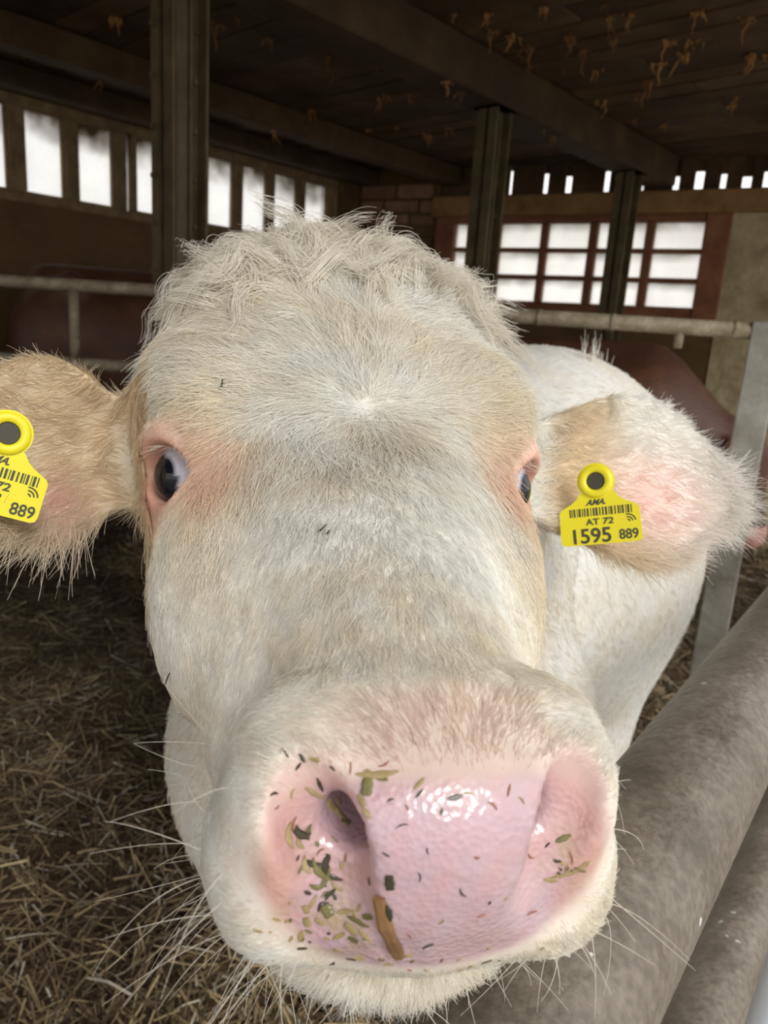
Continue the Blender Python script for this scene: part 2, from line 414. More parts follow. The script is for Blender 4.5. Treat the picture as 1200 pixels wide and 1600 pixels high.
for i in range(4):
    mu = MB(); slab(mu, CORNER, DB, NB, cols[i][1], cols[i + 1][0], z_bot, z_top, .07, -.02, .005); mu.build('mullion', M_redwood, win2)
hz = (z_top - z_bot)
rows = [(z_bot, z_bot + hz * .285), (z_bot + hz * .345, z_bot + hz * .635), (z_bot + hz * .69, z_top)]
for a, b in cols:
    for i, (r0, r1) in enumerate(rows):
        p = MB(); slab(p, CORNER, DB, NB, a, b, r0, r1, .004, .02); p.build('pane', M_glass2, win2)
        if i < 2: t_ = MB(); slab(t_, CORNER, DB, NB, a, b, r1, rows[i + 1][0], .05, -.01, .004); t_.build('glazing_bar', M_redwood, win2)

# ceiling: planks across, beams along the barn
ceiling = structure(empty('ceiling', A0 + UP * CEIL), 'dark plank ceiling hung with cobwebs')
S0, PW = -5.2, .155
n_in = A0 @ NR
n = 0; s_ = S0
while s_ < 9.5:
    w_ = PW * (1 + .25 * math.sin(n * 12.9898))
    zz = CEIL + .008 * math.sin(n * 7.3)
    for n0, n1 in ((-.55, 1.35 + .5 * math.sin(n * 3.1)), (None, n_in + .2)):
        if n0 is None: n0 = 1.36 + .5 * math.sin(n * 3.1)
        n1 = min(n1, (CORNER @ NB + .12 - (s_ + w_ / 2) * (DR @ NB)) / (NR @ NB))           # planks end on the end wall
        if n1 < n0 + .05: continue
        c = DR * (s_ + w_ / 2) + NR * (n0 + n1) / 2
        pk = MB(); pk.box(c + A0 * 0 + UP * (zz + .015), DR * (w_ - .008) / 2, UP * .012, NR * (n1 - n0) / 2, .003)
        pk.build('plank', M_oldwood, ceiling)
    n += 1; s_ += w_
s_at = lambda n_: (CORNER @ NB + .12 - n_ * (NR @ NB)) / (DR @ NB)
cor = [DR * S0 - NR * .5, DR * s_at(-.5) - NR * .5, DR * s_at(n_in + .15) + NR * (n_in + .15), DR * S0 + NR * (n_in + .15)]
rb = MB(); rb.loft([[q_ + UP * z_ for q_ in cor] for z_ in (CEIL + .04, CEIL + .07)]); rb.build('upper_boarding', M_oldwood, ceiling)
PL = at(281, 300, 2.50) * [1, 1, 0]
def post_foot(px, py):
    """where the row of posts (parallel to the window wall, through the first post) is seen at a pixel column"""
    r = ray(px, py); t = (NR @ PL) / (NR @ r); return (r * t) * [1, 1, 0]
PM, PR_ = post_foot(762, 300), post_foot(966, 400)
for off, w_, h_ in ((PL @ NR, .10, .20), (PL @ NR + 1.55, .07, .14), (PL @ NR - 1.9, .08, .16), (n_in - .12, .07, .12)):
    bm_ = MB(); smax = (CORNER @ NB - NR @ NB * off) / (DR @ NB) - .02
    bm_.box(DR * (S0 + smax) / 2 + NR * off + UP * (CEIL - h_ / 2), NR * w_, UP * h_ / 2, DR * (smax - S0) / 2, .012); bm_.build('beam', M_oldwood, ceiling)

# steel posts: two channels back to back with a strip of bolts
def steel_post(foot, w, label, d=DR):
    e = empty('steel_post', foot); a, b = unit(d), unit(np.cross(UP, d))
    # turn the post so that its flanges face the pen
    hgt = CEIL - .2; c = foot + UP * hgt / 2
    def bar(x0, x1, y0, y1, name):
        m_ = MB(); m_.box(c + a * (x0 + x1) / 2 + b * (y0 + y1) / 2, a * (x1 - x0) / 2, b * (y1 - y0) / 2, UP * hgt / 2, .003); return m_.build(name, M_post, e)
    h = w / 2
    bar(-h, h, -h * .25, -h * .10, 'web'); bar(-h, h, h * .10, h * .25, 'web')
    for sx in (-1, 1):
        for sy in (-1, 1): bar(*sorted((sx * h, sx * h * .86)), *sorted((sy * h * .1, sy * h)), 'flange')
        bar(*sorted((sx * h * .5, sx * h * .3)), -h * .42, h * .42, 'stiffener')
    for i in range(14):
        z = .25 + i * .15
        for sx in (-1, 1):
            m_ = MB(); p = foot + a * sx * (h + .004) + b * h * .55 + UP * z
            m_.tube([p - a * .012, p + a * .006], .010, 6); m_.build('bolt', M_post, e)
            m_ = MB(); p = foot + a * sx * h * .65 - b * (h * .25 + .004) + UP * z
            m_.tube([p - b * .008, p + b * .008], .010, 6); m_.build('bolt', M_post, e)
    pl = MB(); pl.box(foot + UP * (hgt + .006), a * h * 1.5, b * h * 1.3, UP * .006); pl.build('head_plate', M_post, e)
    return tag(e, label, 'post', 'steel posts carrying the ceiling beam')
steel_post(PL, .135, 'thick rusty steel post beside the gate rails, in front of the ribbon window')
steel_post(PM, .125, 'rusty steel post standing before the first panes of the lattice window')
steel_post(PR_, .125, 'rusty steel post standing before the middle of the lattice window')

# gate by the first post
gA, gB = at(238, 453, 2.46), at(-260, 422, 2.42)
_g = unit((gA - PL) * [1, 1, 0]); gA = PL + _g * .098 + UP * gA[2]                 # the end upright leans against the thick post
zl = at(243, 577, 2.50)[2]
ge = empty('pen_gate', [*gA[:2], .55])
dn = lambda p, z: np.array([p[0], p[1], z])
gt = MB(); gt.tube([gA, gB], .021, 12); gt.build('top_rail', M_rail, ge, True)
gt = MB(); gt.tube([dn(gA, zl), dn(gB, zl)], .021, 12); gt.build('lower_rail', M_rail, ge, True)
for px in (243, 106, -60, -250):
    t = (px - 243) / (-260 - 243); p = gA + (gB - gA) * t
    gt = MB(); gt.tube([dn(p, .02 if px in (243, -250) else zl), p], .017, 10); gt.build('upright', M_rail, ge, True)
tag(ge, 'dusty tubular steel gate in front of the brown cow by the thick post', 'gate')

# divider rail from the flat post towards the thick post
fp = at(1199, 520, 2.00); fp_top = fp[2] + .03
e = empty('flat_steel_post', [fp[0], fp[1], 0])
ff = unit([-fp[0], -fp[1], 0]); fs = np.cross(UP, ff)
b = MB(); b.box([fp[0], fp[1], fp_top / 2], fs * .041, ff * .012, UP * fp_top / 2, .004); b.build('flat_bar', M_galv, e)
b = MB(); b.box(np.array([fp[0], fp[1], fp_top / 2]) - ff * .03 + fs * .036, fs * .006, ff * .03, UP * fp_top / 2, .002); b.build('rear_flange', M_galv, e)
tag(e, 'flat grey galvanised steel post at the end of the divider rail', 'post')
rA = at(1176, 517, 2.00) - ff * .03
_q = ray(690, 486); _n = np.cross(UP, PL - rA * [1, 1, 0]); rB = CAM_T + _q * ((_n @ rA) / (_n @ _q))       # straight in plan towards the thick post
rC = rB + (rB - rA) * ((np.linalg.norm((PL - rA)[:2]) - .05) / np.linalg.norm((rB - rA)[:2]) - 1)            # ends on that post
e = empty('divider_rail', rA)
b = MB(); b.tube([rA, rB, rC], .0225, 14); b.build('rail_tube', M_rail, e, True)
for t in (.21, .80, 1.35):
    p = rA + (rB - rA) * t; b = MB(); b.tube([p - UP * .06, p], [.012, .015], 8); b.build('stub', M_rail, e, True)
for t in (.05, .42, .66):
    p = rA + (rB - rA) * t; dd = unit(rB - rA); b = MB(); b.tube([p - dd * .006, p + dd * .006], .0245, 14); b.build('weld_ring', M_rail, e, True)
tag(e, 'dusty horizontal divider rail between flat post and thick steel post', 'rail')

# feed barrier pipes in front
def pipe_mat():
    ma = noisy('worn_barrier_pipe', [(.28, (.085, .066, .045)), (.48, (.175, .147, .112)), (.75, (.285, .255, .21))], 7.0, .55, bump=.25, bump_scale=60)
    nt = ma.node_tree; N = nt.nodes; L = nt.links; b = N['Principled BSDF']
    src = b.inputs['Base Color'].links[0].from_socket
    tc = N.new('ShaderNodeTexCoord'); vo = N.new('ShaderNodeTexVoronoi'); vo.inputs['Scale'].default_value = 55; L.new(tc.outputs['Object'], vo.inputs['Vector'])
    nz = N.new('ShaderNodeTexNoise'); nz.inputs['Scale'].default_value = 14; L.new(tc.outputs['Object'], nz.inputs['Vector'])
    lt = N.new('ShaderNodeMath'); lt.operation = 'LESS_THAN'; lt.inputs[1].default_value = .16; L.new(vo.outputs['Distance'], lt.inputs[0])
    gt_ = N.new('ShaderNodeMath'); gt_.operation = 'GREATER_THAN'; gt_.inputs[1].default_value = .60; L.new(nz.outputs['Fac'], gt_.inputs[0])
    mm = N.new('ShaderNodeMath'); mm.operation = 'MULTIPLY'; L.new(lt.outputs[0], mm.inputs[0]); L.new(gt_.outputs[0], mm.inputs[1])
    mx = N.new('ShaderNodeMix'); mx.data_type = 'RGBA'; L.new(mm.outputs[0], mx.inputs['Factor']); L.new(src, mx.inputs['A']); mx.inputs['B'].default_value = (.62, .62, .60, 1)
    L.new(mx.outputs['Result'], b.inputs['Base Color'])
    # speckled grime
    n3 = N.new('ShaderNodeTexNoise'); n3.inputs['Scale'].default_value = 160; n3.inputs['Detail'].default_value = 4; L.new(tc.outputs['Object'], n3.inputs['Vector'])
    mp = N.new('ShaderNodeMapRange'); mp.inputs['From Min'].default_value = .35; mp.inputs['From Max'].default_value = .7; mp.inputs['To Min'].default_value = .72; mp.inputs['To Max'].default_value = 1.15; L.new(n3.outputs['Fac'], mp.inputs['Value'])
    hs = N.new('ShaderNodeHueSaturation'); L.new(mp.outputs['Result'], hs.inputs['Value']); L.new(mx.outputs['Result'], hs.inputs['Color']); L.new(hs.outputs['Color'], b.inputs['Base Color'])
    return ma
M_pipe = pipe_mat()
r = ray(1492, 577); PD = unit([r[0], r[1], 0])
def barrier(px, py, depth, rad, label, material, t0, t1, name='barrier_pipe', group='pipes of the feed barrier'):
    c = at(px, py, depth); b = MB(); ts = np.linspace(t0, t1, 24)
    b.tube([c + PD * t for t in ts], rad, 40)
    return tag(b.build(name, material, None, True), label, 'pipe', group)
barrier(962, 1400, .475, .0508, 'thick worn steel barrier pipe under the muzzle of the white cow', M_pipe, -.9, 4.0)
barrier(1098, 1600, .72, .032, 'thinner dusty pipe running below the thick barrier pipe', M_pipe, -.9, 4.0)
barrier(1196, 1600, .86, .022, 'slim pale galvanised tube lowest of the barrier pipes', mat('pale_galvanised', (.50, .52, .56), .4, .2), -.9, 4.0)
# ------------------------------------------------------------------ the white cow
# head axes: x across the face, y from muzzle to poll, z out of the face
_w = np.array([-0.952, 0.1945, 0.0624]); _t = np.linalg.norm(_w); _k = _w / _t
_K = np.array([[0, -_k[2], _k[1]], [_k[2], 0, -_k[0]], [-_k[1], _k[0], 0]])
HR = np.eye(3) + math.sin(_t) * _K + (1 - math.cos(_t)) * _K @ _K
HT = np.array([-0.0200, 0.0334, -0.473])
def head2world(p): return cam2world(np.asarray(p, float) @ HR.T + HT)
HW = CAM @ HR                                                     # head axes -> world axes (directions)
def world2head(p): return ((np.asarray(p, float) - CAM_T) @ CAM - HT) @ HR
def pix(px, py, d): return world2head(at(px, py, d))             # pixel + depth -> head axes
def cam_dir(v): return unit(np.asarray(v, float) @ HR)           # camera-axis direction -> head axes

H_ = 0.0032
fld = Field(graded(-.75, -.36, .33, 1.75, H_), graded(-.75, -.345, .235, 2.6, H_), graded(-1.9, -.20, .125, .55, H_))
hx = lambda rows, c: [r[c] for r in rows]
UPPER = [  # y, half width, top z, bottom z, roundness
    (-.262, .040, .030, -.045, 2.2), (-.235, .050, .044, -.060, 2.2), (-.20, .054, .048, -.070, 2.2), (-.15, .062, .047, -.085, 2.2), (-.10, .074, .044, -.10, 2.2),
    (-.05, .088, .043, -.11, 2.3), (0, .103, .045, -.115, 2.5), (.05, .111, .051, -.12, 2.6), (.10, .112, .063, -.12, 2.6), (.15, .100, .078, -.11, 2.5), (.19, .076, .083, -.08, 2.3), (.22, .05, .07, -.05, 2.2)]
def loft(rows, k, cap):
    rows = np.array(rows); y0, y1 = rows[0, 0], rows[-1, 0]
    def fn(x, y, z):
        yy = np.clip(y, y0, y1)
        w, zt, zb, n = (curve_through(rows[:, 0], rows[:, i], yy) for i in (1, 2, 3, 4))
        zc, h = (zt + zb) / 2, (zt - zb) / 2
        d = (((np.abs(x) / w) ** n + (np.abs(z - zc) / h) ** n) ** (1 / n) - 1) * np.minimum(w, h)
        e = np.maximum(y0 - y, y - y1) + 0 * d
        return -smin(-d, -e, cap)
    m_ = rows[:, 1].max() + .05
    fld.apply((-m_, y0 - .03, rows[:, 3].min() - .05), (m_, y1 + .03, rows[:, 2].max() + .05), fn, k)
loft(UPPER, .001, .03)
loft([(-.235, .040, -.05, -.098, 2.2), (-.18, .048, -.05, -.118, 2.2), (-.10, .062, -.05, -.148, 2.2), (-.02, .078, -.04, -.178, 2.3), (.05, .085, -.04, -.19, 2.3), (.09, .08, -.05, -.18, 2.2)], .03, .03)
for sx in (-1, 1):
    fld.ellipsoid((sx * .083, -.040, -.070), (.038, .090, .075), .035)          # cheek muscle
    fld.ellipsoid((sx * .054, -.135, -.055), (.032, .080, .050), .03)           # cheek above the teeth
    fld.ellipsoid((sx * .092, .045, .016), (.032, .045, .030), .03)             # brow
    fld.ellipsoid((sx * .106, .090, -.02), (.034, .055, .048), .03)              # temple
    fld.ellipsoid((sx * .060, .150, .030), (.045, .05, .042), .03)              # poll corner
# muzzle
fld.ellipsoid((0, -.244, -.010), (.066, .040, .052), .014, n=2.6)
for sx in (-1, 1):
    fld.ellipsoid((sx * .051, -.243, -.027), (.028, .036, .038), .016)          # fleshy upper lip
    fld.ellipsoid((sx * .046, -.238, .016), (.022, .030, .022), .018)           # above the nostril
fld.ellipsoid((.052, -.246, -.038), (.028, .034, .030), .016)
fld.ellipsoid((.004, -.258, -.034), (.052, .029, .027), .012)                   # middle of the upper lip
fld.ellipsoid((0, -.256, -.002), (.047, .033, .043), .012)                       # nose pad
fld.ellipsoid((0, -.248, -.080), (.050, .033, .020), .010)                      # lower lip
for sx in (-1, 1): fld.ellipsoid((sx * .033, -.215, -.088), (.028, .045, .026), .02)
# mouth slit between the lips
fld.ellipsoid((0, -.275, -.0585), (.075, .028, .0035), .004, mode='cut')
# nostrils: a comma-shaped hollow that turns in under the edge of the pad
for sx in (-1, 1):
    ea = unit((sx * .30, .55, .78)); eb = unit(np.cross(ea, (0, -.8, .6))); ec = np.cross(ea, eb)
    fld.ellipsoid((sx * .0425, -.2735, .0215), (.0330, .0150, .0150), .0035, rot=np.stack([ea, eb, ec]), mode='cut')   # the scoop of the nostril
    fld.capsule((sx * .038, -.272, .022), (sx * .016, -.238, .010), .0105, .009, .003, mode='cut')                      # runs in under the edge of the pad
    fld.capsule((sx * .040, -.288, .002), (sx * .050, -.293, -.012), .010, .009, .014, mode='cut')
# eyes
EYE_R = .0235
EYES = []
for sx in (-1, 1):
    c = np.array([sx * .0985, -.002, -.016]); n = unit((sx * .76, -.50, .36))
    u = unit(np.cross(UPv := unit((0, .55, .85)), n)) ; v = np.cross(n, u)       # u along the lid slit, v across it
    EYES.append((sx, c, n, u, v))
    fld.ellipsoid(c - n * .001, (.032, .032, .0280), .016, rot=np.stack([u, v, n]))
    fld.ellipsoid(c + v * .020 + n * .012, (.030, .012, .014), .014, rot=np.stack([u, v, n]))     # upper lid fold
    def almond(x, y, z, c=c, n=n, u=u, v=v):
        dx, dy, dz = x - c[0], y - c[1], z - c[2]
        a = dx * u[0] + dy * u[1] + dz * u[2]; b = dx * v[0] + dy * v[1] + dz * v[2]; g = dx * n[0] + dy * n[1] + dz * n[2]
        r, o = .0315, .0130
        d = np.maximum(np.sqrt(a * a + (b - o) ** 2), np.sqrt(a * a + (b + o) ** 2)) - r
        return np.maximum(d, -(g - .003))
    fld.apply(c - .05, c + .05, almond, .004, 'cut')
# ears
EARS = []
def ear(root, tip, upc, half, cup, thick, tilt):
    """root and tip in head axes; upc: camera-axis direction across the ear"""
    e1 = unit(tip - root); L = np.linalg.norm(tip - root)
    e2 = cam_dir(upc); e2 = unit(e2 - e1 * (e1 @ e2)); e3 = np.cross(e1, e2)
    if (e3 @ cam_dir((0, 0, 1))) < 0: e3 = -e3
    EARS.append((root, e1, e2, e3, L, half))
    lo = np.minimum(root, tip) - half - .03; hi = np.maximum(root, tip) + half + .03
    def fn(x, y, z):
        dx, dy, dz = x - root[0], y - root[1], z - root[2]
        a = (dx * e1[0] + dy * e1[1] + dz * e1[2]) / L; b = dx * e2[0] + dy * e2[1] + dz * e2[2]; g = dx * e3[0] + dy * e3[1] + dz * e3[2]
        ac = np.clip(a, 0, 1)
        h = half * (0.42 + .58 * np.sin(np.pi * np.clip(ac * .85 + .02, 0, 1))) * np.sqrt(np.clip(1 - ac ** 4.5, 1e-4, 1))
        b0 = b - tilt * half * np.sin(np.pi * ac) 
        q = b0 / np.maximum(h, .004)
        gc = g - cup * (np.clip(q * q, 0, 1.5) - .6) * np.sin(np.pi * np.clip(ac * .85 + .15, 0, 1))
        out = np.maximum((np.abs(q) - 1) * h, np.maximum(a - 1, -a - .15) * L)
        th = thick * (1.5 - ac)
        return -smin(-(np.abs(gc) - th), -out, .008)
    fld.apply(lo, hi, fn, .022)
ear(pix(205, 715, .545), pix(-110, 700, .405), (0.0, 1, .0), .057, .020, .0055, .1)
ear(pix(815, 735, .585), pix(1138, 782, .65), (0.02, 1, -.05), .068, .022, .0055, .12)
# neck, chest, trunk and legs (points found by pixel and depth)
W = world2head
fld.capsule((0, .09, -.07), pix(690, 830, .95), .10, .17, .08)
fld.capsule((0, .05, -.11), pix(620, 1010, .94), .085, .15, .08)
fld.ellipsoid(pix(600, 1150, 1.02), (.29, .28, .28), .10, rot=HW)
fld.ellipsoid(pix(810, 850, 1.45), (.275, .33, .36), .15, rot=HW)
fld.capsule(pix(830, 820, 1.50), pix(895, 745, 2.35), .32, .32, .12)
_sh = at(810, 850, 1.45); _rp = at(895, 745, 2.35); _ax = unit((_rp - _sh) * [1, 1, 0]); _pp = np.cross(UP, _ax)
for _c, _zt in ((_sh + _ax * .02, .85), (_rp - _ax * .02, .85)):
    for sy in (-1, 1):
        _f = (_c + _pp * sy * .17) * [1, 1, 0]
        _f = _f + UP * (float(bed_height(_f[0], _f[1])) - .012)
        fld.capsule(W(_f + UP * (_zt - _f[2])), W(_f + UP * .46), .13, .075, .08)          # upper leg
        fld.capsule(W(_f + UP * .46), W(_f + _ax * .02 + UP * .10), .07, .05, .03)
        fld.capsule(W(_f + _ax * .02 + UP * .10), W(_f - _ax * .03 + UP * .03), .058, .066, .02)   # hoof
FUR = 1.0                        # share of the coat to grow
def in_pad(P):
    """negative on the bare nose, positive on furred skin (about metres)"""
    x, y, z = P.T
    v = z + .8 * (y + .28) - .010
    a = .061 - .30 * np.clip(-v, 0, .04); b = np.where(v > 0, .046, .047)
    r = ((np.abs(x) / a) ** 2.8 + (np.abs(v) / b) ** 2.8) ** (1 / 2.8)
    return np.where(y < -.222, (r - 1) * .05, .05)
def ear_coords(P, e):
    root, e1, e2, e3, L, half = e; d = P - root
    return d @ e1 / L, d @ e2 / half, d @ e3
def eye_dist(P):
    out = np.full(len(P), 1.0)
    for sx, c, n, u, v in EYES: out = np.minimum(out, np.linalg.norm(P - (c + n * .016), axis=1))
    return out

P_h, F_h = keep_largest(*fld.mesh())
N_h = vert_normals(P_h, F_h)
fld = None
# fine wrinkles on the lower nose pad
pd = in_pad(P_h)
wr_ = smoothstep(.004, -.008, pd) * smoothstep(.0, -.02, P_h[:, 2])
P_h = P_h + N_h * (wr_ * .0005 * np.sin(P_h[:, 2] * 1900 + 7 * fourier_noise(P_h, 60, seed=11) + P_h[:, 0] * 500))[:, None]
WHITE = np.array([.865, .85, .80]); CREAM = np.array([.80, .70, .53]); TAN = np.array([.78, .65, .46]); PINK = np.array([.74, .46, .41]); LILAC = np.array([.57, .39, .43])
def coat_colour(P, N):
    x, y, z = P.T
    c = np.tile(WHITE, (len(P), 1))
    def blend(w, colr):
        nonlocal c
        w = np.clip(w, 0, 1)[:, None]; c = c * (1 - w) + colr * w
    n1 = fourier_noise(P, 35, seed=21); n2 = fourier_noise(P, 140, seed=22)
    blend(.20 + .22 * n1 + .13 * n2, CREAM)
    side = smoothstep(.045, .10, np.abs(x)) * smoothstep(-.22, -.08, y) * smoothstep(.06, -.01, y)
    blend(side * (.62 + .3 * n1), CREAM)
    # tear-stained lower brow and streak beside the eye
    for sx in (-1, 1):
        blend(.75 * np.exp(-(((x - sx * .085) / .03) ** 2 + ((y - .055) / .022) ** 2)) * (z > -.05), CREAM * .93)
        blend(.9 * np.exp(-(((x - sx * .084) / .019) ** 2 + ((y + .042) / .022) ** 2)) * (z > -.06), np.array([.82, .58, .44]))
    blend(.55 * smoothstep(.12, .18, y) * smoothstep(-.05, .02, z) * (np.abs(x) < .12), CREAM)
    ed = eye_dist(P)
    blend(.85 * smoothstep(.044, .027, ed), np.array([.84, .58, .48]))
    for i, e in enumerate(EARS):
        a, b, g = ear_coords(P, e)
        on = smoothstep(.0, .15, a) * (a < 1.3) * (np.abs(b) < 1.6) * (np.abs(g) < .07)
        if i == 0:
            blend(on * (.95 - .5 * smoothstep(-.4, -.9, b)), TAN); blend(.7 * on * np.exp(-(((a - .42) / .14) ** 2 + ((b + .45) / .25) ** 2)), PINK)
        else:
            blend(on * .95 * smoothstep(.62, .25, a + .12 * b), TAN); blend(.9 * on * smoothstep(.45, .7, a + .2 * b), WHITE)
            blend(.95 * on * np.exp(-(((a - .62) / .22) ** 2 + ((b + .1) / .50) ** 2)) * (g < .03), np.array([.82, .57, .50]))
    # dirty yellow along the mouth
    blend(.40 * smoothstep(-.20, -.24, y) * np.exp(-((z + .060) / .012) ** 2), np.array([.66, .55, .36]))
    pdl = in_pad(P)
    blend(.55 * smoothstep(.012, .000, pdl) * (y < -.2), np.array([.80, .62, .53]))
    blend(.5 * (y < -.2) * smoothstep(.02, .0, pdl) * smoothstep(.028, .042, z), np.array([.72, .52, .44]))
    blend(.65 * (y < -.225) * np.exp(-(x / .038) ** 4) * smoothstep(.034, .040, z) * smoothstep(-.222, -.242, y), np.array([.70, .53, .45]))
    blend(.45 * np.exp(-(((x - .012) / .022) ** 2 + ((y + .048) / .018) ** 2)) * (z > 0), np.array([.60, .54, .44]))
    blend(.35 * np.exp(-(((x + .022) / .010) ** 2 + ((y + .078) / .010) ** 2)) * (z > 0), np.array([.55, .47, .36]))
    return c
def skin_colour(P, N):
    c = coat_colour(P, N) * .92
    x, y, z = P.T
    pdl = in_pad(P); w = smoothstep(.004, -.004, pdl)[:, None]
    n1 = fourier_noise(P, 60, seed=31); n2 = fourier_noise(P, 300, seed=32)
    pad = LILAC * (1 + .05 * n1[:, None]) + np.array([.03, -.02, -.03]) * n2[:, None] * .5
    lat = smoothstep(.040, .054, np.abs(x))[:, None]
    pad = pad * (1 - lat) + np.array([.60, .35, .30]) * lat                      # warmer skin on the outer nostril wing
    top = (smoothstep(.036, .044, z) * .5)[:, None]
    pad = pad * (1 - top) + np.array([.68, .49, .42]) * top
    c = c * (1 - w) + pad * w
    # warmer pink lining of the nostrils, about as light as the pad
    for sx in (-1, 1):
        ea = unit((sx * .30, .55, .78)); eb = unit(np.cross(ea, (0, -.8, .6))); ec = np.cross(ea, eb); dd = P - np.array([sx * .0425, -.2735, .0215])
        q_ = np.sqrt((dd @ ea / .033) ** 2 + (dd @ eb / .015) ** 2 + (dd @ ec / .015) ** 2)
        w = (.65 * smoothstep(1.16, .98, q_) * (sx * x > 0))[:, None]; c = c * (1 - w) + np.array([.62, .36, .34]) * w
    # mashed feed smeared below one nostril and along the lower lip
    st = fourier_noise(P, 330, seed=33) + .5 * fourier_noise(P, 900, seed=34)
    reg = np.exp(-(((x + .038) / .015) ** 2 + ((z + .014) / .014) ** 2)) * (y < -.25) + .55 * np.exp(-((z + .043) / .006) ** 2) * (y < -.25) + .6 * np.exp(-(((x - .045) / .010) ** 2 + ((z - .003) / .008) ** 2)) * (y < -.25)
    w = (smoothstep(.25, .9, st + .35) * np.clip(reg, 0, 1) * .85)[:, None]; c = c * (1 - w) + np.array([.44, .33, .17]) * w
    ed = eye_dist(P)
    w = smoothstep(.031, .023, ed)[:, None]; c = c * (1 - w) + np.array([.66, .36, .28]) * w
    return np.clip(c, 0, 1)

cow_foot = at(820, 900, 1.5) * [1, 1, 0]
cow = empty('white_cow', cow_foot)
tag(cow, 'white cow pushing its pink nose forward over the barrier pipe, yellow tags in both ears', 'cow')
me = fast_mesh('body', head2world(P_h), F_h)
body = bpy.data.objects.new('body', me); col.objects.link(body); attach(body, cow)
at_ = me.color_attributes.new('coat', 'FLOAT_COLOR', 'POINT')
cc = np.ones((len(P_h), 4), np.float32); cc[:, :3] = skin_colour(P_h, N_h); at_.data.foreach_set('color', cc.ravel())
wet = me.attributes.new('wet', 'FLOAT', 'POINT'); wet.data.foreach_set('value', smoothstep(.003, -.006, in_pad(P_h)).astype(np.float32))
def skin_mat():
    ma = mat('cow_skin', (.8, .7, .6), .7); nt = ma.node_tree; N = nt.nodes; L = nt.links; b = N['Principled BSDF']
    a = N.new('ShaderNodeAttribute'); a.attribute_name = 'coat'; w = N.new('ShaderNodeAttribute'); w.attribute_name = 'wet'
    tc = N.new('ShaderNodeTexCoord')
    sp = N.new('ShaderNodeTexNoise'); sp.inputs['Scale'].default_value = 60; sp.inputs['Detail'].default_value = 5; L.new(tc.outputs['Object'], sp.inputs['Vector'])
    hs = N.new('ShaderNodeHueSaturation'); mr = N.new('ShaderNodeMapRange'); mr.inputs['From Min'].default_value = .3; mr.inputs['From Max'].default_value = .7; mr.inputs['To Min'].default_value = .90; mr.inputs['To Max'].default_value = 1.06
    L.new(sp.outputs['Fac'], mr.inputs['Value']); L.new(mr.outputs['Result'], hs.inputs['Value']); L.new(a.outputs['Color'], hs.inputs['Color']); L.new(hs.outputs['Color'], b.inputs['Base Color'])
    r = N.new('ShaderNodeMapRange'); r.inputs['To Min'].default_value = .75; r.inputs['To Max'].default_value = .30; L.new(w.outputs['Fac'], r.inputs['Value'])
    L.new(r.outputs['Result'], b.inputs['Roughness'])
    b.inputs['Coat Roughness'].default_value = .05
    c = N.new('ShaderNodeMath'); c.operation = 'MULTIPLY'; c.inputs[1].default_value = .8; L.new(w.outputs['Fac'], c.inputs[0]); L.new(c.outputs[0], b.inputs['Coat Weight'])
    s = N.new('ShaderNodeMath'); s.operation = 'MULTIPLY'; s.inputs[1].default_value = .22; L.new(w.outputs['Fac'], s.inputs[0]); L.new(s.outputs[0], b.inputs['Subsurface Weight'])
    b.inputs['Subsurface Radius'].default_value = (1, .45, .35); b.inputs['Subsurface Scale'].default_value = .004
    vo = N.new('ShaderNodeTexVoronoi'); vo.inputs['Scale'].default_value = 420; L.new(tc.outputs['Object'], vo.inputs['Vector'])
    nb = N.new('ShaderNodeTexNoise'); nb.inputs['Scale'].default_value = 190; nb.inputs['Detail'].default_value = 3; L.new(tc.outputs['Object'], nb.inputs['Vector'])
    ad = N.new('ShaderNodeMath'); ad.operation = 'ADD'; L.new(nb.outputs['Fac'], ad.inputs[0]); L.new(vo.outputs['Distance'], ad.inputs[1])
    mu = N.new('ShaderNodeMath'); mu.operation = 'MULTIPLY'; L.new(ad.outputs[0], mu.inputs[0]); L.new(w.outputs['Fac'], mu.inputs[1])
    bp = N.new('ShaderNodeBump'); bp.inputs['Strength'].default_value = .30; bp.inputs['Distance'].default_value = .0011; L.new(mu.outputs[0], bp.inputs['Height'])
    L.new(bp.outputs['Normal'], b.inputs['Normal']); L.new(bp.outputs['Normal'], b.inputs['Coat Normal'])
    return ma
me.materials.append(skin_mat())
from mathutils.bvhtree import BVHTree
bvh = BVHTree.FromPolygons([tuple(p) for p in head2world(P_h[:])], [tuple(f) for f in F_h]) 
def hit(px, py):
    """where a pixel's ray meets the cow"""
    d = Vector(ray(px, py)).normalized(); loc, nor, _, dist = bvh.ray_cast(Vector(CAM_T), d)
    return (np.array(loc), np.array(nor)) if loc is not None else (None, None)

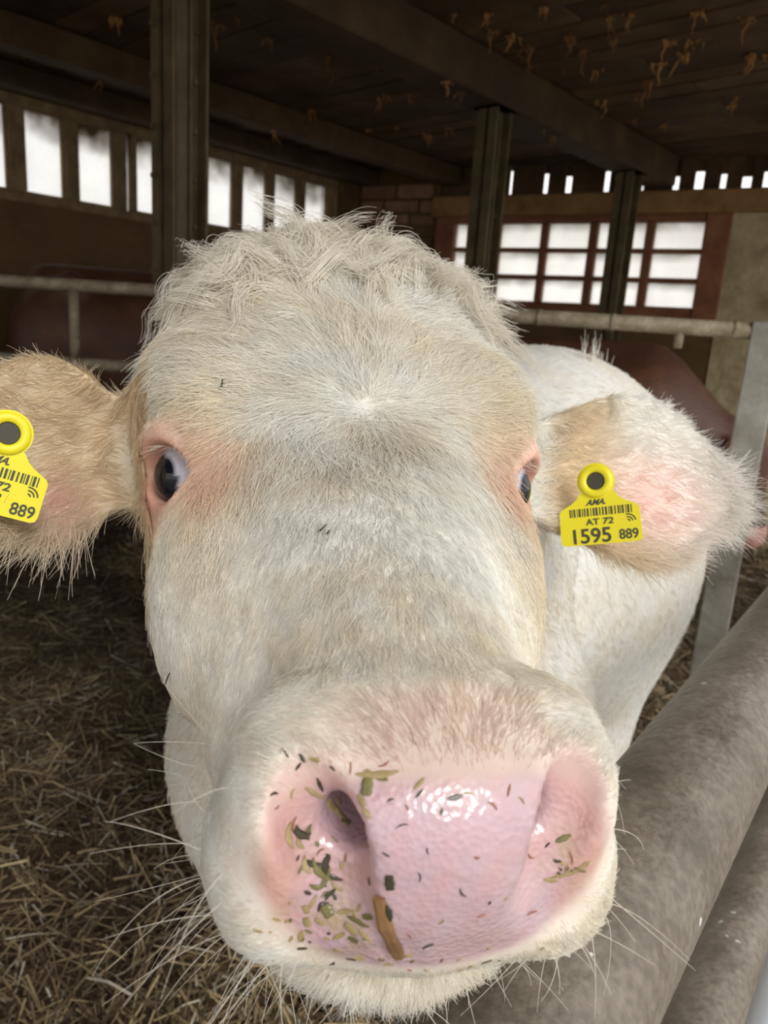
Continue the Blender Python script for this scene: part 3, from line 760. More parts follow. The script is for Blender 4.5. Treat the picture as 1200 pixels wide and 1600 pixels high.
# eyes
def eye_mat(name):
    ma = mat(name, (.01, .01, .012), .04); nt = ma.node_tree; N = nt.nodes; L = nt.links; b = N['Principled BSDF']
    a = N.new('ShaderNodeAttribute'); a.attribute_name = 'tone'; L.new(a.outputs['Color'], b.inputs['Base Color'])
    b.inputs['Specular IOR Level'].default_value = .35
    return ma
M_eye = eye_mat('wet_eye')
for sx, c, n, u, v in EYES:
    pts, fcs, tone = [], [], []
    R_, C_ = 24, 40
    back = unit((-sx * 0 + sx * .55, .30, -.25))
    gaze = unit(n + .20 * u * np.sign(u @ np.array([sx, .6, -.3])) - .22 * v)               # the pupil is turned towards the outer corner
    for i in range(R_ + 1):
        th = math.pi * i / R_
        for j in range(C_):
            ph = 2 * math.pi * j / C_
            d_ = math.cos(th) * n + math.sin(th) * (math.cos(ph) * u + math.sin(ph) * v)
            k = float(d_ @ gaze); bulge = 1 + .035 * float(smoothstep(.80, .97, np.array([k]))[0])
            pts.append(c + d_ * EYE_R * bulge)
            iris = float(smoothstep(.725, .755, np.array([k]))[0])
            w_ = np.array([.52, .50, .60]); d_in = np.array([.006, .007, .012])
            tone.append(w_ * (1 - iris) + d_in * iris)
    for i in range(R_):
        for j in range(C_):
            fcs.append((i * C_ + j, (i + 1) * C_ + j, (i + 1) * C_ + (j + 1) % C_, i * C_ + (j + 1) % C_))
    eo = mesh_obj('eye', head2world(np.array(pts)), fcs, M_eye, cow, True); eo['label'] = 'dark eye with a lilac white rim'
    ca = eo.data.color_attributes.new('tone', 'FLOAT_COLOR', 'POINT'); tv = np.ones((len(pts), 4), np.float32); tv[:, :3] = tone; ca.data.foreach_set('color', tv.ravel())

# ------------------------------------------------------------------ coat
def hair_mat(name, rough=.5):
    ma = mat(name, (.85, .83, .78), rough, spec=.35); nt = ma.node_tree; b = nt.nodes['Principled BSDF']
    a = nt.nodes.new('ShaderNodeAttribute'); a.attribute_name = 'tint'; nt.links.new(a.outputs['Color'], b.inputs['Base Color'])
    # hairs let some light through
    out = nt.nodes['Material Output']; tl = nt.nodes.new('ShaderNodeBsdfTranslucent'); nt.links.new(a.outputs['Color'], tl.inputs['Color'])
    mx = nt.nodes.new('ShaderNodeMixShader'); mx.inputs['Fac'].default_value = .35
    nt.links.new(b.outputs[0], mx.inputs[1]); nt.links.new(tl.outputs[0], mx.inputs[2]); nt.links.new(mx.outputs[0], out.inputs['Surface'])
    return ma
M_hair = hair_mat('white_coat_hair')
def curves_obj(name, pts, rad, tint, parent, label=None):
    """pts (n, k, 3) world positions, rad (n,) root radius, tint (n, 3)"""
    n, k, _ = pts.shape
    cu = bpy.data.hair_curves.new(name); cu.add_curves([k] * n)
    cu.attributes['position'].data.foreach_set('vector', np.ascontiguousarray(pts, np.float32).ravel())
    ra = cu.attributes.get('radius') or cu.attributes.new('radius', 'FLOAT', 'POINT')
    tp = np.linspace(1, .25, k) ** .8
    ra.data.foreach_set('value', (rad[:, None] * tp[None]).astype(np.float32).ravel())
    ti = cu.attributes.new('tint', 'FLOAT_COLOR', 'CURVE'); tv = np.ones((n, 4), np.float32); tv[:, :3] = tint; ti.data.foreach_set('color', tv.ravel())
    cu.materials.append(M_hair)
    o = bpy.data.objects.new(name, cu); col.objects.link(o); attach(o, parent)
    if label: o['label'] = label
    return o
def sample(P, N, F, weight, count, seed):
    r = np.random.default_rng(seed)
    a = np.linalg.norm(np.cross(P[F[:, 2]] - P[F[:, 0]], P[F[:, 3]] - P[F[:, 1]]), axis=1) / 2
    w = a * weight[F].mean(1); cw = np.cumsum(w); f = np.searchsorted(cw, r.uniform(0, cw[-1], count)); f = np.minimum(f, len(F) - 1)
    s, t = r.uniform(size=(2, count, 1)); q = F[f]
    mix = lambda A: (A[q[:, 0]] * (1 - s) + A[q[:, 1]] * s) * (1 - t) + (A[q[:, 3]] * (1 - s) + A[q[:, 2]] * s) * t
    n = mix(N); return mix(P), n / np.linalg.norm(n, axis=1, keepdims=True)
def norm(v): return v / (np.linalg.norm(v, axis=1, keepdims=True) + 1e-9)
def rotate(d, n, ang): return d * np.cos(ang)[:, None] + np.cross(n, d) * np.sin(ang)[:, None]
def near_head(P): return np.linalg.norm(P - np.array([0, -.03, -.03]), axis=1)
def groom(P, N):
    """direction and length of the coat"""
    x, y, z = P.T
    yw = -.018
    d = np.stack([x * 1.15, (y - yw), 0 * x], 1)
    low = smoothstep(.01, -.06, y)
    d = norm(d) * (1 - low)[:, None] + low[:, None] * np.stack([x / .06 * .40, -np.ones_like(x), -.1 + 0 * x], 1)
    # above the whorl the coat sweeps out and curls down over the brow
    up = smoothstep(.0, .10, y)[:, None]; d = norm(d) + up * np.stack([np.sign(x) * smoothstep(.01, .05, np.abs(x)) * .8, 0 * x, 0 * x], 1)
    side = smoothstep(.45, .85, np.abs(N[:, 0]))[:, None]
    d = norm(d) * (1 - side) + side * np.stack([np.sign(x) * .2, -.55 + 0 * x, -.65 + 0 * x], 1)
    mz = smoothstep(-.205, -.235, y)[:, None]
    d = norm(d) * (1 - mz) + mz * np.stack([x / .05, .25 + 0 * x, (z - .004) / .045 - .25], 1)
    L = .017 + 0 * x
    L = L + .012 * smoothstep(.09, .16, y) * (z > 0)
    L = L * (1 - .55 * smoothstep(-.04, -.14, y)) * (1 - .22 * smoothstep(-.20, -.24, y))
    L = L * (1 - .45 * smoothstep(.55, .9, np.abs(N[:, 0])) * (y < .05))
    L = L * (1 - .75 * smoothstep(.052, .030, eye_dist(P)))
    L = L * (.45 + .55 * smoothstep(.0, .016, in_pad(P)))
    L = L + .003 * smoothstep(-.20, -.24, y) * np.exp(-((z + .085) / .02) ** 2)
    far = smoothstep(.30, .42, near_head(P))
    bd = np.array([.15, .55, -.8]) @ HW
    d = norm(d) * (1 - far)[:, None] + far[:, None] * bd
    L = L * (1 - far) + far * .017
    for i, e in enumerate(EARS):
        a, b, g = ear_coords(P, e); root, e1, e2, e3, EL, half = e
        on = (smoothstep(.08, .30, a) * (a < 1.25) * (np.abs(b) < 1.5) * (np.abs(g) < .07))
        de = e1[None] * (1.0) + e2[None] * (b * (.55 if i == 0 else .45) - .20 - .35 * smoothstep(.3, .9, b))[:, None] + e3[None] * .08
        d = norm(d) * (1 - on)[:, None] + on[:, None] * de
        rim = smoothstep(-.45, -.9, b) + smoothstep(.75, 1., a)
        L = L * (1 - on) + on * (.019 + .018 * np.clip(rim, 0, 1) - .009 * np.exp(-(((a - .62) / .25) ** 2 + (b / .6) ** 2)) - .007 * smoothstep(.4, .9, b))
    return norm(d), L
def make_coat(name, P, N, F, weight, count, seed, radius, k=5, lift=.34, lmul=1.0, label=None, jitter=.22):
    R0, RN = sample(P, N, F, weight, count, seed); r = np.random.default_rng(seed + 1)
    d, L = groom(R0, RN)
    n1 = fourier_noise(R0, 110, seed=41); n2 = fourier_noise(R0, 420, seed=42); n3 = fourier_noise(R0, 420, seed=43)
    curly = 1 + 1.1 * smoothstep(.04, .16, R0[:, 1]) * (near_head(R0) < .33)
    d = norm(d - RN * (d * RN).sum(1, keepdims=True))
    d = rotate(d, RN, (.22 * n1 + .26 * n2 * (1 - .6 * smoothstep(0, -.08, R0[:, 1]))) * curly + (jitter + .9 * np.exp(-(R0[:, 0] ** 2 + (R0[:, 1] + .018) ** 2) / .00022)) * r.normal(size=count))
    L = L * lmul * np.clip(1 + .22 * n3 + .22 * r.normal(size=count), .35, 1.8)
    lf = np.clip(lift + .12 * n2 * (1 - .7 * smoothstep(0, -.08, R0[:, 1])) + .10 * r.normal(size=count), .06, .9)
    for e in EARS:
        a, b, g = ear_coords(R0, e); lf = np.where((a > .15) & (a < 1.25) & (np.abs(b) < 1.6) & (np.abs(g) < .07), lf * .45, lf)
    bend = rotate(d, RN, .8 * r.normal(size=count) + .6 * n3) 
    t = np.linspace(0, 1, k)
    pts = np.empty((count, k, 3))
    for i, ti in enumerate(t):
        pts[:, i] = R0 - RN * .0004 + (L * ti)[:, None] * (d * (1 - .15 * ti) + bend * (.22 * ti)) + RN * (L * lf * (ti - .62 * ti * ti))[:, None]
    tint = coat_colour(R0, RN) * np.clip(1 + .07 * r.normal(size=(count, 1)) + .05 * n2[:, None], .6, 1.12)
    return curves_obj(name, head2world(pts.reshape(-1, 3)).reshape(count, k, 3), radius * np.clip(1 + .25 * r.normal(size=count), .5, 1.8), np.clip(tint, 0, .93), cow, label)
nh = near_head(P_h)
pdv = in_pad(P_h)
_on = np.zeros(len(P_h))
for e in EARS:
    a, b, g = ear_coords(P_h, e); _on = np.maximum(_on, (a > .1) * (a < 1.25) * (np.abs(b) < 1.7) * (np.abs(g) < .08))
w_face = np.maximum((nh < .36), _on) * smoothstep(-.0005, .006, pdv) * smoothstep(.027, .033, eye_dist(P_h))
front = smoothstep(-.10, -.02, P_h[:, 2])
for e in EARS:
    a, b, g = ear_coords(P_h, e); on = smoothstep(.0, .2, a) * (a < 1.2) * (np.abs(b) < 1.6) * (np.abs(g) < .07); front = np.maximum(front, on)
    w_face = w_face * (1 - .70 * on * np.exp(-(((a - .62) / .22) ** 2 + (b / .50) ** 2)))
w_face = w_face * (.35 + .65 * front)
w_face = w_face * (1 - .45 * (P_h[:, 1] < -.225) * np.exp(-(P_h[:, 0] / .038) ** 4) * smoothstep(.034, .040, P_h[:, 2]))
# inside the mouth slit no hair
w_face = w_face * (1 - (np.abs(P_h[:, 2] + .0585) < .003) * (P_h[:, 1] < -.235))
if FUR > 0:
    mzw = smoothstep(-.13, -.20, P_h[:, 1]) * (nh < .36)
    wf = w_face * np.maximum(smoothstep(.40, .30, nh), _on)
    make_coat('coat', P_h, N_h, F_h, wf * (1 - mzw), int(230000 * FUR), 51, .00021, label='short white and cream hair of the head')
    make_coat('muzzle_coat', P_h, N_h, F_h, wf * mzw, int(110000 * FUR), 56, .00012, k=4, label='very short white hair of the muzzle')
    w_body = smoothstep(.28, .36, nh) * (nh < 2.2) / (1 + (np.maximum(nh - .4, 0) * 2.2)) * (1 - np.clip(w_face, 0, 1) * (nh < .33))
    for e in EARS:
        a, b, g = ear_coords(P_h, e); w_body = w_body * (1 - (a > .1) * (a < 1.2) * (np.abs(b) < 1.6) * (np.abs(g) < .07))
    make_coat('body_coat', P_h, N_h, F_h, w_body, int(70000 * FUR), 61, .00042, k=4, lift=.2, jitter=.25, label='smooth white hair of neck and flank')
    # forelock: curly locks between the ears
    r = np.random.default_rng(77)
    w_lock = (P_h[:, 1] > .105) * (P_h[:, 2] > .0) * (np.abs(P_h[:, 0]) < .105) * (nh < .33) * 1.0
    G0, GN = sample(P_h, N_h, F_h, w_lock, 170, 71); per = 46; k = 10
    gd = norm(np.stack([G0[:, 0] * 6 + .5 * r.normal(size=170), .30 + .75 * r.normal(size=170), .25 + .2 * r.normal(size=170)], 1))
    gd = norm(gd - GN * (gd * GN).sum(1, keepdims=True) * .9)
    gl = r.uniform(.030, .062, 170); turns = r.uniform(.3, 1.5, 170) * np.sign(r.normal(size=170)); ph0 = r.uniform(0, 6.28, 170); cr = r.uniform(.002, .0075, 170)
    t = np.linspace(0, 1, k)
    gu = np.cross(gd, GN); pts = np.empty((170, per, k, 3)); off = r.normal(size=(170, per, 3)) * .0042
    phs = r.normal(size=(170, per)) * .35; lm = r.uniform(.7, 1.15, (170, per))
    down = np.array([0, 0, -1.]) @ HW
    for i, ti in enumerate(t):
        an = (ph0 + turns * 6.28 * ti)[:, None] + phs
        c0 = G0[:, None] + off * (1 - .45 * ti) + (gl[:, None] * lm * ti)[..., None] * gd[:, None] + GN[:, None] * (gl[:, None] * lm * (.42 * ti - .38 * ti * ti))[..., None] + down * (.010 * ti * ti)
        pts[:, :, i] = c0 + (cr[:, None] * (ti ** .7) * np.cos(an))[..., None] * gu[:, None] + (cr[:, None] * (ti ** .7) * (np.sin(an) + .8))[..., None] * GN[:, None]
    n = 170 * per; tint = WHITE * .66 + CREAM * .34 + r.normal(size=(170, 1, 1)) * .05 + r.normal(size=(170, per, 1)) * .03
    tint = np.broadcast_to(tint, (170, per, 3)).reshape(n, 3)
    curves_obj('forelock', head2world(pts.reshape(-1, 3)).reshape(n, k, 3), np.full(n, .00024), np.clip(tint, 0, .92), cow, 'curly cream forelock between the ears')
    # whiskers of the muzzle
    r = np.random.default_rng(91)
    w_wh = ((P_h[:, 1] < -.20) * smoothstep(.004, .012, pdv) * (np.abs(P_h[:, 0]) > .045) * (P_h[:, 2] < .02) * (.3 + smoothstep(.0, -.05, P_h[:, 2]) * 1.5)
            + (P_h[:, 1] < -.21) * (P_h[:, 2] < -.072) * 1.6)
    n = 230; W0, WN = sample(P_h, N_h, F_h, w_wh, n, 92); k = 9
    wd = norm(WN + .35 * r.normal(size=(n, 3)) + np.array([0, .25, -.25])); wl_ = r.uniform(.012, .040, n) * (1 + 1.1 * (r.uniform(size=n) > .82) * (W0[:, 0] < 0)); t = np.linspace(0, 1, k)
    pts = np.empty((n, k, 3)); cv = r.normal(size=(n, 3)) * .25
    for i, ti in enumerate(t): pts[:, i] = W0 + (wl_ * ti)[:, None] * wd + (wl_ * ti * ti)[:, None] * (down * .35 + cv)
    curves_obj('whiskers', head2world(pts.reshape(-1, 3)).reshape(n, k, 3), np.full(n, .00017), np.tile([.84, .80, .70], (n, 1)), cow, 'long pale whiskers of the muzzle')
    # upright tufts on the withers
    r = np.random.default_rng(97); pts = []
    for px, py in ((940, 556), (950, 553), (965, 556), (985, 572), (995, 585), (928, 560)):
        p_, n_ = hit(px, py + 6)
        if p_ is None or np.linalg.norm(p_ - CAM_T) < .8: continue
        for i in range(40):
            q_ = p_ + r.normal(size=3) * .010; d_ = unit(np.array([0, .1, 1.]) + r.normal(size=3) * .16); ll = r.uniform(.02, .045)
            pts.append([q_ + d_ * ll * ti for ti in np.linspace(0, 1, 4)])
    if pts: pts = np.array(pts); curves_obj('withers_tuft', pts, np.full(len(pts), .0006), np.tile([.84, .80, .72], (len(pts), 1)), cow, 'tufts of pale hair standing on the withers')
    # lashes
    pts = []; r = np.random.default_rng(95)
    for sx, c, n_, u, v in EYES:
        for i in range(26):
            a = r.uniform(-1, 1); p0 = c + n_ * (.021 - .006 * a * a) + v * (.0165 - .009 * a * a) + u * (.023 * a)
            dd = unit(n_ * .75 + v * .25 + u * a * .5 + r.normal(size=3) * .12 + np.array([sx * .35, 0, -.1])); ll = r.uniform(.007, .012)
            pts.append([p0 + dd * ll * ti - v * ll * .45 * ti * ti for ti in np.linspace(0, 1, 6)])
    pts = np.array(pts); curves_obj('eyelashes', head2world(pts.reshape(-1, 3)).reshape(-1, 6, 3), np.full(len(pts), .00014), np.tile([.84, .77, .64], (len(pts), 1)), cow, 'pale eyelashes')

# ------------------------------------------------------------------ ear tags
M_tag = mat('yellow_plastic', (.80, .70, .02), .4); M_print = mat('grey_green_print', (.055, .060, .035), .6); M_hole = mat('dark_tag_hole', (.05, .045, .03), .6)
def ear_tag(px, py, size, turn, lean, push):
    """size: metres per outline unit; the outline is in units with the stud at the origin and y down"""
    p, nrm = hit(px, py)
    zc_ = unit(CAM_T - p); fwd = unit(zc_ + np.asarray(lean))
    right = unit(np.cross(CAM[:, 1], fwd)); upv = np.cross(fwd, right)
    a = math.radians(turn); rx = right * math.cos(a) - upv * math.sin(a); dy = -upv * math.cos(a) - right * math.sin(a)
    o = p + zc_ * .02
    worst = -1.0
    for x_, y_ in ((-57, 45), (57, 45), (-57, 92), (57, 92), (0, 92), (0, 60), (0, -26), (-26, 0), (26, 0)):
        q_ = o + rx * x_ * size + dy * y_ * size; dq = q_ - CAM_T; hq = bvh.ray_cast(Vector(CAM_T), Vector(unit(dq)))
        if hq[0] is not None and hq[3] > .3: worst = max(worst, np.linalg.norm(dq) - hq[3])
    o = o + zc_ * (worst + push)
    def T(x, y, h=0.0): return o + rx * x * size + dy * y * size + fwd * h
    out = []
    for i in range(19):                                                    # stud disc
        th = math.radians(215 - i * (250 / 18.)); out.append((27 * math.cos(th), -27 * math.sin(th)))
    neck = [(26, 19), (30, 25), (38, 31), (48, 36), (55, 40)]
    out = out + neck + [(57.5, 45), (58, 86), (56, 91), (51, 93), (-51, 93), (-56, 91), (-58, 86), (-57.5, 45)] + [(-x, y) for x, y in neck[::-1]]
    n = len(out); v = [T(x, y, h) for h in (0, .0016) for x, y in out]
    f = [tuple(range(n))[::-1], tuple(range(n, 2 * n))] + [(i, (i + 1) % n, n + (i + 1) % n, n + i) for i in range(n)]
    t = mesh_obj('ear_tag', v, f, M_tag, cow); t['label'] = 'yellow plastic ear tag printed AT 72 1595 889'
    ring = MB()
    for r0, r1, h0, h1 in ((13, 25, .0016, .0034),):
        rs = []
        for rr, hh in ((r1, h0), (r1 - 1, h1), (r0 + 1, h1), (r0, h0)): rs.append([T(rr * math.cos(q * .2618), rr * math.sin(q * .2618), hh) for q in range(24)])
        ring.loft(rs, cap=False)
    ring.build('stud_ring', M_tag, t, True)
    ho = MB(); ho.loft([[T(r_ * math.cos(q * .2618), r_ * math.sin(q * .2618), h_) for q in range(24)] for r_, h_ in ((13.5, .0017), (12, .0022))]); ho.build('stud_hole', M_hole, t)
    R3 = Matrix([list(rx), list(-dy), list(fwd)]).transposed().to_4x4()
    def text(s, x, y, hgt, wide=1.0, shear=0.0, bold=0.0):
        cu = bpy.data.curves.new('lettering', 'FONT'); cu.body = s; cu.size = hgt * size / .70; cu.shear = shear; cu.offset = bold * size
        cu.extrude = .00008; cu.materials.append(M_print)
        tmp = bpy.data.objects.new('lettering', cu); tm = bpy.data.meshes.new_from_object(tmp); bpy.data.objects.remove(tmp); bpy.data.curves.remove(cu)
        ob = bpy.data.objects.new('lettering', tm); col.objects.link(ob)
        mt = R3.copy(); mt.translation = Vector(T(x, y, .0019)); ob.matrix_world = mt @ Matrix.Diagonal((wide, 1, 1, 1)); attach(ob, t)
    text('1595', -45, 90, 21, 1.02, bold=.55); text('889', 26, 88, 14, .92, bold=.3); text('AT', -19, 64, 9, 1.15, bold=.3); text('72', 4, 64, 9, 1.25, .1, bold=.3)
    text('AMA.', -17, 35, 8.5, 1.0, .45, bold=.35)
    bars = MB(); x = -42.0; k = 0
    ws = [2.2, 1.2, 2.6, 1.0, 3.0, 1.4, 2.0, 2.8, 1.2, 2.4, 3.2, 1.6, 2.2, 2.8, 1.2, 3.0, 2.0]
    while x < 47:
        w = ws[k % 17]; bars.add([T(x, 39, .0018), T(x + w, 39, .0018), T(x + w, 51, .0018), T(x, 51, .0018)], [(0, 3, 2, 1)]); x += w + ws[(k * 5 + 3) % 17] * .7 + .5; k += 1
    bars.build('barcode', M_print, t)
    wv = MB()
    for rr in (4, 8, 12):
        pts_ = [(40 + rr * math.cos(q), 64 - rr * math.sin(q)) for q in np.linspace(.15, 1.75, 8)]; pin = [(40 + (rr - 1.8) * math.cos(q), 64 - (rr - 1.8) * math.sin(q)) for q in np.linspace(.15, 1.75, 8)]
        v_ = [T(*q, .0018) for q in pts_] + [T(*q, .0018) for q in pin]; wv.add(v_, [(i, i + 1, 9 + i, 8 + i) for i in range(7)])
    wv.build('wave_emblem', M_print, t)
    return t
ear_tag(931, 752, .60 / FPX, -6, np.array([-.20, 0, .1]), .009)
ear_tag(12, 677, .57 / FPX, 16, np.array([.12, 0, 0]), .008)
# ------------------------------------------------------------------ brown cows behind the rails
M_brown = noisy('red_brown_coat', [(.25, (.045, .015, .007)), (.55, (.085, .032, .014)), (.8, (.15, .062, .026))], 5.0, .6, bump=.2, bump_scale=60)
M_muzzle = mat('pink_muzzle', (.55, .30, .26), .45); M_patch = mat('white_hair_patch', (.62, .58, .53), .7); M_horn = mat('dark_hoof', (.05, .04, .03), .5)
def brown_cow(foot, heading, head_at, back, label, muzzle_pink, patches=(), with_tag=False, nod=(.62, -.78)):
    """foot: ground point under the middle; heading: azimuth of the nose; head_at: (forward, left, up) of the poll in metres; back: height of the back line"""
    f = az(heading); l = np.cross(UP, f)
    gz_ = float(np.mean([bed_height(*(np.asarray(foot) + f * a_ + l * b_)[:2]) for a_ in (-.6, .5) for b_ in (-.16, .16)])) - .015   # stands on the bedding
    foot = np.asarray(foot) * [1, 1, 0] + UP * gz_; head_at = (head_at[0], head_at[1], head_at[2] - gz_); k = (back - gz_) / 1.42
    Fd = Field(np.arange(-1.25, 1.75, .026), np.arange(-.75, .75, .026), np.arange(-.02, 1.75, .026))
    S = lambda *p: np.array(p) * k
    Fd.capsule(S(-.50, 0, 1.08), S(.45, 0, 1.06), .30 * k, .30 * k, .1)
    Fd.ellipsoid(S(0, 0, .95), (.62 * k, .36 * k, .36 * k), .1)
    Fd.capsule(S(-.62, 0, 1.36), S(.50, 0, 1.36), .055 * k, .07 * k, .12)                 # spine
    for sy in (-1, 1):
        Fd.ellipsoid(S(-.50, sy * .21, 1.33), (.07, .06, .06), .07)                        # hip bone
        Fd.ellipsoid(S(-.60, sy * .17, .98), (.20 * k, .13 * k, .32 * k), .08)             # thigh
        Fd.capsule(S(-.58, sy * .18, .75), S(-.66, sy * .17, .50), .10 * k, .065 * k, .05)
        Fd.capsule(S(-.66, sy * .17, .50), S(-.62, sy * .17, .10), .06 * k, .045 * k, .03)
        Fd.capsule(S(-.62, sy * .17, .08), S(-.59, sy * .17, .03), .055 * k, .06 * k, .02)
        Fd.ellipsoid(S(.48, sy * .19, .98), (.20 * k, .12 * k, .30 * k), .08)              # shoulder
        Fd.capsule(S(.50, sy * .17, .75), S(.50, sy * .16, .42), .09 * k, .06 * k, .05)
        Fd.capsule(S(.50, sy * .16, .42), S(.50, sy * .16, .08), .055 * k, .045 * k, .03)
        Fd.capsule(S(.50, sy * .16, .08), S(.53, sy * .16, .03), .055 * k, .06 * k, .02)
    hp = np.array(head_at, float)
    nk = hp + [-.06, 0, -.05]
    Fd.capsule(S(.55, 0, 1.16), nk, .20 * k, .13, .1); Fd.capsule(S(.60, 0, 1.0), nk - [0, 0, .06], .20 * k, .11, .1)
    dn_ = unit(np.array([nod[0], 0, nod[1]])); hl = .42
    hd = lambda t, s, u: hp + dn_ * hl * t + np.array([0, s, 0]) + np.cross(dn_, [0, 1., 0]) * u
    Fd.ellipsoid(hd(.18, 0, 0), (.15, .105, .11), .05, rot=np.stack([dn_, [0, 1, 0], np.cross(dn_, [0, 1., 0])]))
    Fd.capsule(hd(.2, 0, 0), hd(.85, 0, 0), .095, .068, .05)
    Fd.ellipsoid(hd(.92, 0, 0), (.065, .085, .06), .04, rot=np.stack([dn_, [0, 1, 0], np.cross(dn_, [0, 1., 0])]))
    for sy in (-1, 1):
        Fd.ellipsoid(hd(.06, sy * .19, -.01), (.055, .105, .028), .02, rot=np.stack([dn_, [0, 1, 0], np.cross(dn_, [0, 1., 0])]))
        Fd.ellipsoid(hd(.36, sy * .095, .035), (.03, .02, .025), .03)
    Pb, Fb = keep_largest(*Fd.mesh())
    to_w = lambda p: np.asarray(foot) + np.asarray(p)[..., :1] * f + np.asarray(p)[..., 1:2] * l + np.asarray(p)[..., 2:3] * UP
    e = empty('brown_cow', foot)
    me_ = fast_mesh('body', to_w(Pb), Fb); o = bpy.data.objects.new('body', me_); col.objects.link(o); attach(o, e)
    for q in (M_brown, M_muzzle, M_patch): me_.materials.append(q)
    cen = Pb[Fb].mean(1); mi = np.zeros(len(Fb), np.int32)
    t_ = (cen - hp) @ dn_ / hl
    if muzzle_pink: mi[(t_ > .84) & (np.linalg.norm(cen - hd(.95, 0, 0), axis=1) < .16)] = 1
    for c, rr in patches: mi[np.linalg.norm(cen - np.array(c), axis=1) < rr] = 2
    me_.polygons.foreach_set('material_index', mi)
    for sy in (-1, 1):
        b = MB(); pc = hd(.34, sy * .104, .045); n_ = unit(np.array([.35, sy * .8, .5]))
        b.tube([to_w(pc - n_ * .012), to_w(pc), to_w(pc + n_ * .010)], [.016, .017, .008], 10); b.build('eye', M_eye_dark, e, True)
    tl = MB(); tl.tube([to_w(S(-.66, 0, 1.32)), to_w(S(-.76, 0, 1.15)), to_w(S(-.79, 0, .75)), to_w(S(-.78, 0, .48))], [.035, .025, .018, .035], 8); tl.build('tail', M_brown, e, True)
    if with_tag:
        for sy in (-1, 1):
            c = to_w(hd(.10, sy * .20, .035)); n_ = unit(CAM_T - c); u_ = unit(np.cross(UP, n_)); w_ = np.cross(n_, u_)
            b = MB(); ol = [(-.03, -.04), (.03, -.04), (.03, .0), (.014, .02), (.012, .035), (-.012, .035), (-.014, .02), (-.03, .0)]
            b.loft([[c + n_ * h + u_ * x + w_ * y for x, y in ol] for h in (0, .003)]); b.build('ear_tag', M_tag, e)
    return tag(e, label, 'cow')
M_eye_dark = mat('dark_eye', (.01, .008, .008), .08)
c = at(70, 520, 4.0) * [1, 1, 0]
brown_cow(c + az(62) * .62, 62, (1.02, .06, 1.36), 1.52, 'red brown cow standing behind the tubular gate by the ribbon window', False)
c = at(838, 640, 3.3) * [1, 1, 0]
brown_cow(c, 118, (.82, .02, .97), 1.31, 'red brown cow behind the divider rail with a yellow ear tag and pink muzzle', True, [((.42, -.30, 1.08), .06)], True, (.28, -.96))

